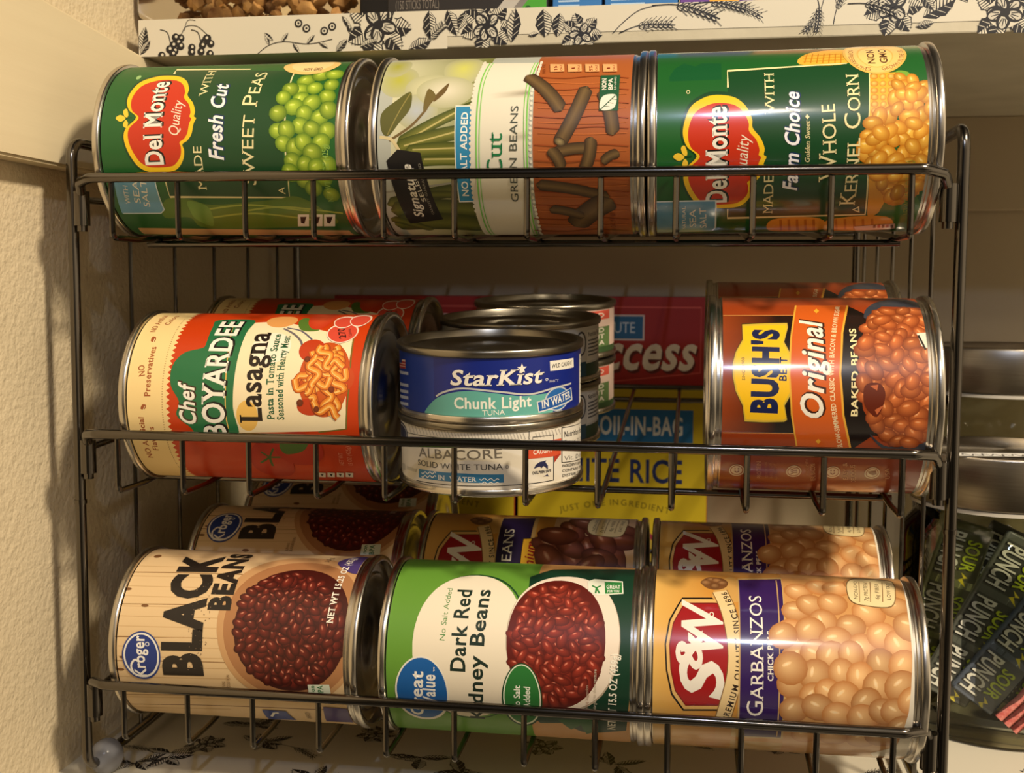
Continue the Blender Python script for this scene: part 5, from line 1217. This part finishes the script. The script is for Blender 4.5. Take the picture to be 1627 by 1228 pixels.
for z in ZR:
    bm = bmesh.new()
    e = lambda s, X: [(X + s * 5.6, -2.5, z - 21.5), (X + s * 5.6, -2.5, z - 6.5), (X + s * 8.5, -9, z - 1.2), (X + s * 17, YR, z)]
    tube(bm, e(1, 0) + e(-1, RW)[::-1], 2.1, 12, 5.5)
    bas = link('basket_rail', bm, M['wire'], rack)
    for k in range(12):
        x = X0 + DX * k; b2 = bmesh.new()
        tube(b2, [(x, YR + 2.6, z + .6), (x, -13.1, z + CR), (x, 10, z + CR), (x, 285, z + floor_z(285))], 1.25, 8, 3.0); link('basket_wire', b2, M['wire'], bas)
    b2 = bmesh.new(); tube(b2, [(18, 33, z + floor_z(33) - 2.7), (RW - 17, 33, z + floor_z(33) - 2.7)], 1.5, 10); link('cross_bar', b2, M['wire'], bas)
    for dz in (1.4, -7): b2 = bmesh.new(); tube(b2, [(2, 287, z + floor_z(285) + dz), (RW - 2, 287, z + floor_z(285) + dz)], 1.7, 10); link('back_bar', b2, M['wire'], bas)
    for s_, X in ((1, 3.2), (-1, RW - 3.2)):
        b2 = bmesh.new(); tube(b2, [(X + s_ * 2.4, -2.5, z - 8), (X, 60, z - 6), (X, 286, z + floor_z(285))], 1.5, 10, 4); link('side_rail', b2, M['wire'], bas)

# ------------------------------------------------------------------ cans
def end_prof(R, h, inner, s):
    """rolled seam and stepped panel of one can end; s=+1 top, -1 bottom"""
    r = R - 2.7; d = 3.6
    q = [(0, h - d + .9), (r * .30, h - d + .9), (r * .34, h - d + .1), (r * .62, h - d + .1), (r * .65, h - d + .9), (r * .84, h - d + .9), (r * .87, h - d), (r * .95, h - d), (r * .985, h - d + .5),
         (r, h - .6), (r + .25, h - .1), (r + .8, h), (R - .7, h), (R - .2, h - .35), (R, h - .9), (R, h - 2.6), (R - .35, h - 3.1), (inner, h - 3.5)]
    return [(a, b * s) for a, b in q]
def make_can(name, label, cat, mw, lab, Rl, R, h, v0, v1, m, group=None, roll=0.0):
    t = thing(name, label, cat, mw @ Matrix.Rotation(roll, 4, 'Z'), group)
    inner = Rl - .55
    bm = bmesh.new(); n = int(2 * h)
    prof = [(inner, -h + 3.2), (inner, -h + 4.5), (Rl - .12, -h + 5)] + [(Rl - .12, v0), (Rl - .12, v1)] + [(Rl - .12, h - 5), (inner, h - 4.5), (inner, h - 3.2)]
    link('can_body', lathe(bm, prof, 90), M['tin'], t)
    bm = bmesh.new(); link('can_lid', lathe(bm, end_prof(R, h, inner - .2, 1)[::-1], 90), M['tin_dark' if h < 20 else 'tin'], t)
    bm = bmesh.new(); link('can_base', lathe(bm, end_prof(R, h, inner - .2, -1), 90), M['tin'], t)
    P = Print(Rl, v0, v1); lab(P); printed_part('label', P, m, t)
    return t
LIE = Matrix.Rotation(-PI / 2, 4, 'Y')
def lying(x, y, z, yaw=0.0, tip=0.0): return place(x, y, z, (Matrix.Rotation(math.radians(yaw), 3, 'Z') @ Matrix.Rotation(math.radians(tip), 3, 'Y'))) @ LIE
def again(src, mw, label, group=None, roll=0.0):
    c = copy_tree(src); c.matrix_world = mw @ Matrix.Rotation(roll, 4, 'Z'); c['label'] = label
    if group: c['group'] = group
    return c
S = dict(Rl=36.7, R=38.0, h=55.2, v0=-49.3, v1=51.5)
GL, LB = M['gloss_label'], M['label']
c = make_can('vegetable_can', 'green labelled can of sweet peas lying on the top tier at the left', 'can', lying(72.1, 23.6, 109.5), label_peas, m=LB, **S)
again(c, lying(72.1, 100.2, 115.4), 'unseen green labelled can added behind the sweet peas can to shade the left wall')  # added can, hidden from the camera, keeps lamp light off the left wall
make_can('vegetable_can', 'can of cut green beans with a cream band, middle of the top tier', 'can', lying(190.5, 23.6, 109.5), label_green_beans, m=LB, **S)
make_can('vegetable_can', 'green labelled can of whole kernel corn at the right of the top tier', 'can', lying(300.9, 23.6, 109.9, 1.2, -.5), label_corn, m=GL, **S)
c = make_can('pasta_can', 'red and cream can of lasagna pasta at the front left of the middle tier', 'can', lying(81.0, 23.6, 1.4), label_pasta, m=LB, **S)
again(c, lying(81.5, 100.2, 7.6), 'dim red lasagna pasta can behind the front one on the middle tier')
c = make_can('bean_can', 'short wide brown can of baked beans at the front right of the middle tier', 'can', lying(315.8, 27.5, 6.2), label_baked_beans, m=GL, Rl=40.3, R=41.4, h=44.4, v0=-38.3, v1=38.8)
again(c, lying(315.8, 110.8, 13.2), 'brown baked beans can half hidden behind the front baked beans can')
c = make_can('bean_can', 'wood print can of black beans at the front left of the bottom tier', 'can', lying(73.7, 23.6, -107.7), label_black_beans, m=LB, **S)
again(c, lying(73.0, 100.0, -101.4), 'black beans can directly behind the front black beans can', roll=1.02)
again(c, lying(72.0, 176.4, -95.2), 'darkest black beans can, third back on the bottom tier', roll=1.12)
make_can('bean_can', 'green and white can of dark red kidney beans, middle of the bottom tier', 'can', lying(193.1, 23.6, -107.7), label_kidney_beans, m=LB, **S)
make_can('bean_can', 'golden can of large brown beans behind the dark red kidney beans can', 'can', lying(190.0, 100.0, -101.4), label_premium_beans, m=LB, roll=.07, **S)
c = make_can('chickpea_can', 'golden can of garbanzo chick peas at the front right of the bottom tier', 'can', lying(303.2, 23.6, -107.7), label_garbanzos, m=GL, **S)
again(c, lying(303.0, 100.0, -101.4), 'golden garbanzo can behind the front garbanzo can on the bottom tier', roll=.28)
TZ = math.radians(4.57); TN = Vector((0, -math.sin(TZ), math.cos(TZ)))
def tuna(x, y, z, d, rz=0): q = Vector((x, y, z)) + TN * d; return place(q.x, q.y, q.z, Matrix.Rotation(TZ, 3, 'X') @ Matrix.Rotation(rz, 3, 'Z'))
U = dict(Rl=39.4, R=40.6, h=15.2, v0=-12.2, v1=12.2)
make_can('tuna_can', 'blue can of chunk light tuna on top of the front tuna stack', 'can', tuna(178.07, 32.0, -32.5, 45.6), label_chunk_tuna, m=LB, **U)
make_can('tuna_can', 'white can of albacore tuna at the bottom of the front tuna stack', 'can', tuna(178.07, 32.0, -32.5, 15.2), label_albacore, m=LB, **U)
c = make_can('tuna_can', 'upper grey labelled tuna can of the second stack back', 'can', tuna(179.3, 114, -26.2, 47.4), label_light_tuna, m=LB, **U)
again(c, tuna(179.3, 114, -26.2, 16.4), 'lower grey labelled tuna can of the second stack back')
c = make_can('tuna_can', 'upper pink and green tuna can of the stack furthest back', 'can', tuna(181.6, 196, -19.6, 48.4), label_pink_tuna, m=LB, **U)
again(c, tuna(181.6, 196, -19.6, 16.8), 'lower pink and green tuna can of the stack furthest back')

# ------------------------------------------------------------------ cartons
def carton(name, label, cat, a, b, rgb, draw=None, group=None):
    bm = bmesh.new(); box(bm, a, b, .9, 2); t = thing(name, label, cat, place((a[0] + b[0]) / 2, (a[1] + b[1]) / 2, a[2]), group)
    inv = t.matrix_world.inverted(); bm.transform(inv); link('box_body', bm, mat('carton_board', rgb, .45), t, smooth=False)
    if draw:
        P = Print(0, 0.3, b[2] - a[2] - .6); P.draw = draw; P.n = 1; draw(P, b[0] - a[0]); o = printed_part('printed_front', P, M['carton'], t, (0.4, b[0] - a[0] - .4)); o.location = Vector(((a[0] - b[0]) / 2, (a[1] - b[1]) / 2 - .05, 0)) * MM
    return t
def rice_front(P, w):
    H = 218
    YEL, RED = (198, 174, 34), (158, 30, 26)
    P.rect(0, 0, w, 160, YEL); P.rect(0, 158, w, H, RED)
    P.l([(6, 163), (60, 161), (w - 6, 168), (w - 6, 211), (6, 211)], .8, (200, 80, 70)); P.rect(w - 92, 189, w - 43, 206, (220, 200, 190)); P.rect(w - 91, 190, w - 44, 205, (36, 98, 140)); P.t('10 MINUTE', w - 88, 194, w - 49, 194, 7, (200, 214, 220), '')
    P.t('Success', w - 97, 168, w - 9, 168, 24, (90, 20, 16), 'bi'); P.t('Success', w - 99, 170, w - 10, 170, 24, (226, 214, 200), 'bi')
    P.rect(w - 92, 121, w - 10, 143, (30, 108, 170)); P.t('BOIL-IN-BAG', w - 78, 126, w - 16, 126, 12, (220, 224, 226), 'b')
    P.t('WHITE RICE', w - 112, 94, w - 16, 94, 15, (24, 42, 96), 'b'); P.tp([(w - 98, 72), (w - 60, 78), (w - 24, 73)], 'JUST ONE INGREDIENT', 4, (90, 80, 20), '')
    P.e(w - 62, 30, 40, 38, (140, 40, 60)); P.e(w - 62, 30, 37, 35, (186, 160, 60))
RZ = FLOORZ + .6
carton('rice_box', 'tall red and yellow rice box behind the tuna cans, nearer the baked beans', 'box', (149.5, 303, RZ), (277, 345, RZ + 218), (150, 34, 28), rice_front)
carton('rice_box', 'tall red and yellow rice box behind the lasagna cans, mostly hidden', 'box', (21, 303, RZ), (147.5, 345, RZ + 218), (150, 34, 28), rice_front)
TZ0 = SHELFT + .1
def black_front(P, w):
    P.rect(0, 0, w, 70, (34, 30, 28)); P.t('(150 STICKS TOTAL)', 4, 4.6, 26, 4.6, 4.2, (120, 112, 104), '')
    P.p([(52, 0), (60, 0), (80, 24), (72, 24)], (176, 172, 166)); P.p([(60, 0), (64, 0), (84, 24), (80, 24)], (120, 116, 112)); P.p([(64, 0), (90, 0), (90, 24), (84, 24)], (66, 150, 40)); P.e(70, 3, 1.6, 1.6, (30, 80, 26))
def blue_front(P, w):
    P.rect(0, 0, w, 70, (46, 110, 176)); 
    for k in range(4): P.l([(3, 2.5 + k * 2.2), (w * .55, 2.5 + k * 2.2)], .8, (170, 196, 220))
def purple_front(P, w):
    P.rect(0, 0, w, 70, (100, 58, 140)); P.p([(14, 0), (20, 0), (20, 9), (14, 9)], (232, 160, 40)); P.p([(20, 3), (26, 0), (31, 0), (25, 9), (20, 9)], (232, 160, 40))
carton('carton', 'black carton with grey stripe and green corner on the upper shelf', 'box', (113.6, 100, TZ0), (193, 150, TZ0 + 70), (34, 30, 28), black_front)
carton('carton', 'nearly black box set back between the walnut tub and black carton', 'box', (94, 118, TZ0), (112.5, 170, TZ0 + 60), (26, 22, 20))
carton('carton', 'blue carton on the upper shelf beside the green corner', 'box', (195, 104, TZ0), (219, 150, TZ0 + 70), (46, 110, 176), blue_front)
carton('carton', 'wider blue carton on the upper shelf beside the purple box', 'box', (220.5, 104, TZ0), (255.5, 150, TZ0 + 70), (46, 110, 176), blue_front)
carton('carton', 'purple carton with orange lettering on the upper shelf', 'box', (256.5, 104, TZ0), (291, 150, TZ0 + 70), (100, 58, 140), purple_front)
carton('carton', 'dull pink carton at the right end of the upper shelf row', 'box', (292, 104, TZ0), (331, 150, TZ0 + 60), (196, 120, 100))

# walnut tub on the upper shelf
t = thing('storage_tub', 'clear plastic tub of walnut pieces at the left of the upper shelf', 'tub', place(36, 140, TZ0))
bm = bmesh.new(); box(bm, (-55, -45, 0), (55, 45, 74), 9, 5); link('tub', bm, M['tub'], t)
bm = bmesh.new(); rd = random.Random(4)
for k in range(230):
    r = bmesh.ops.create_icosphere(bm, subdivisions=1, radius=1.0)['verts']; s_ = Vector((rd.uniform(3, 6.5), rd.uniform(3, 6), rd.uniform(2.5, 5)))
    p_ = Vector((rd.uniform(-46, 46), rd.uniform(-38, 20), rd.uniform(5, 40))); e_ = Euler((rd.uniform(0, 6), rd.uniform(0, 6), rd.uniform(0, 6))).to_matrix()
    for v in r: v.co = (e_ @ Vector([v.co[i] * s_[i] * rd.uniform(.8, 1.15) for i in range(3)]) + p_) * MM
o = link('walnut_pieces', bm, mottle(mat('walnut', rough=.7), (126, 82, 44), (216, 170, 106), 90), None); o.matrix_world = place(36, 140, TZ0)
tag(o, 'heap of tan walnut pieces inside the clear tub on the upper shelf', 'nuts', kind='stuff')

# ------------------------------------------------------------------ canisters at the right
def jar(label, x, y, top, lid_h, Rl, Rb, hasnote):
    t = thing('glass_jar', label, 'jar', place(x, y, FLOORZ + .6)); H = top - FLOORZ - .6
    zb = H - lid_h
    bm = bmesh.new(); lathe(bm, [(0, 0), (Rb - 6, 0), (Rb - 1.5, 1.5), (Rb, 6), (Rb, zb - 22), (Rb - 1, zb - 16), (Rl - 4, zb - 8), (Rl - 3.5, zb - 5), (Rl - 6, zb - 4), (Rl - 6, zb), (Rl - 9, zb), (Rl - 9, zb - 5), (Rl - 7, zb - 10), (Rb - 4, zb - 18), (Rb - 3.2, zb - 24), (Rb - 3.2, 14), (Rb - 8, 9), (0, 8)], 80); link('jar_body', bm, M['glass'], t)
    bm = bmesh.new(); lathe(bm, [(0, zb - 1), (Rl - 1, zb - 1), (Rl, zb), (Rl, H - 1.6), (Rl - .6, H - .5), (Rl - 2, H), (Rl - 5, H), (Rl - 6, H - .6), (0, H - .6)], 96); lid = link('jar_lid', bm, M['steel'], t)
    bm = bmesh.new(); lathe(bm, [(Rl - 3, zb - 3.4), (Rl - .8, zb - 3), (Rl - .8, zb - 1.2), (Rl - 3, zb - 1)], 80); link('lid_gasket', bm, mat('clear_gasket', (205, 200, 188), .15), t)
    if hasnote:
        P = Print(0, 0, 12); P.n = 1; P.rect(0, 0, 62, 12, (232, 230, 224)); pts = [(6 + k * 1.3, 5 + 3 * math.sin(k * 1.7) * (1 + .4 * math.sin(k))) for k in range(38)]; P.l(pts, .9, (60, 56, 54), 1)
        o = printed_part('lid_note', P, M['paper'], t); o.rotation_euler = (-PI / 2, 0, .1); o.location = Vector((-34, -38.5, H + .05)) * MM; o['label'] = 'white paper note on the lid'
    return t
jar('glass jar with steel lid packed with sour candy, right of the rack', 426, 155, -30.5, 25.5, 47, 50.5, True)
jar('taller glass jar with steel lid standing behind the candy jar', 457, 276, 17, 26, 50.5, 53, False)
def straw_print(P, w, L, tone):
    P.rect(-w / 2, 0, w / 2, L, tone); rd = random.Random(int(L * 7 + tone[0]))
    for k in range(26): x = rd.uniform(-w / 2 + 1, w / 2 - 1); y = rd.uniform(0, L - 12); P.l([(x, y), (x + .3, y + rd.uniform(5, 14))], .35, P.shade(tone, rd.uniform(.6, 1.7)))
    for k in range(9): x = rd.uniform(-w / 2 + 1, w / 2 - 3); y = rd.uniform(0, L - 20); P.p([(x, y), (x + rd.uniform(.8, 2.4), y + 2), (x + rd.uniform(.8, 2.2), y + rd.uniform(10, 20))], P.shade(tone, rd.uniform(1.2, 2.0)))
    for y0 in (L - 5, L - 34, L - 62):
        P.p([(-w * .44, y0 + 1), (w * .46, y0 + 1), (w * .46, y0 - 24), (-w * .44, y0 - 24)], P.shade(tone, .7))
        P.t('PUNCH', -w * .40, y0, -w * .40, y0 - 23, w * .38, (214, 214, 200), 'bo'); P.t('SOUR', w * .06, y0 - 3, w * .06, y0 - 19, w * .28, (170, 190, 40), 'bo')
        P.p([(w * .12, y0 - 20), (w * .28, y0 - 22), (w * .18, y0 - 23), (w * .3, y0 - 27), (w * .1, y0 - 24), (w * .2, y0 - 22.5)], (214, 200, 50))
packs = [(408, 113, 27, 26, (88, 92, 82), 'leaning candy straw pack nearest the rack in the jar'), (421, 109.5, 36, 24, (88, 98, 112), 'bluish candy straw pack at the front of the jar'), (437, 112, 33, 22, (112, 104, 84), 'candy straw pack right of the bluish one in the jar'),
         (398, 128, 16, 24, (108, 112, 74), 'greenish candy straw pack at the left side of the jar'), (410, 136, 24, 24, (76, 78, 70), 'dark candy straw pack behind the others in the jar'), (430, 134, 30, 26, (82, 88, 82), 'dark candy straw pack deep in the right of the jar')]
for x, y, tilt, w_, tone, lab in packs:
    L = 88; mw = place(x - 18, y, FLOORZ + 16 + w_ * .3, Matrix.Rotation(math.radians(tilt), 3, 'Y'))
    t = thing('candy_pack', lab, 'candy', mw); bm = bmesh.new(); box(bm, (-w_ / 2, 0, 0), (w_ / 2, 5, L), 1.8, 3); link('wrapper', bm, mat('wrapper_film', tone, .3), t)
    P = Print(0, .8, L - .8); P.n = 1; straw_print(P, w_, L, tone); printed_part('printed_front', P, M['gloss_label'], t, (-w_ / 2 + 1.2, w_ / 2 - 1.2))
sugar = bump(mottle(mat('sour_sugar', rough=.7), (196, 84, 76), (226, 150, 138), 400), 900, .6, .0006)
for k in range(3):
    bm = bmesh.new(); tube(bm, [(0, 0, 0), (1, 0, 14), (-.2, 0, 30), (0, 0, 52)], 2.15, 10, 8)
    o = link('candy_straw', bm, sugar, None); o.matrix_world = place(415, 106.5, FLOORZ + 17, Matrix.Rotation(math.radians(40), 3, 'Y')) @ Matrix.Translation((k * 4.7 * MM, 0, 0))
    tag(o, 'pink sugared candy straw in the bundle at the front bottom of the jar', 'candy', 'pink candy straws in the jar')
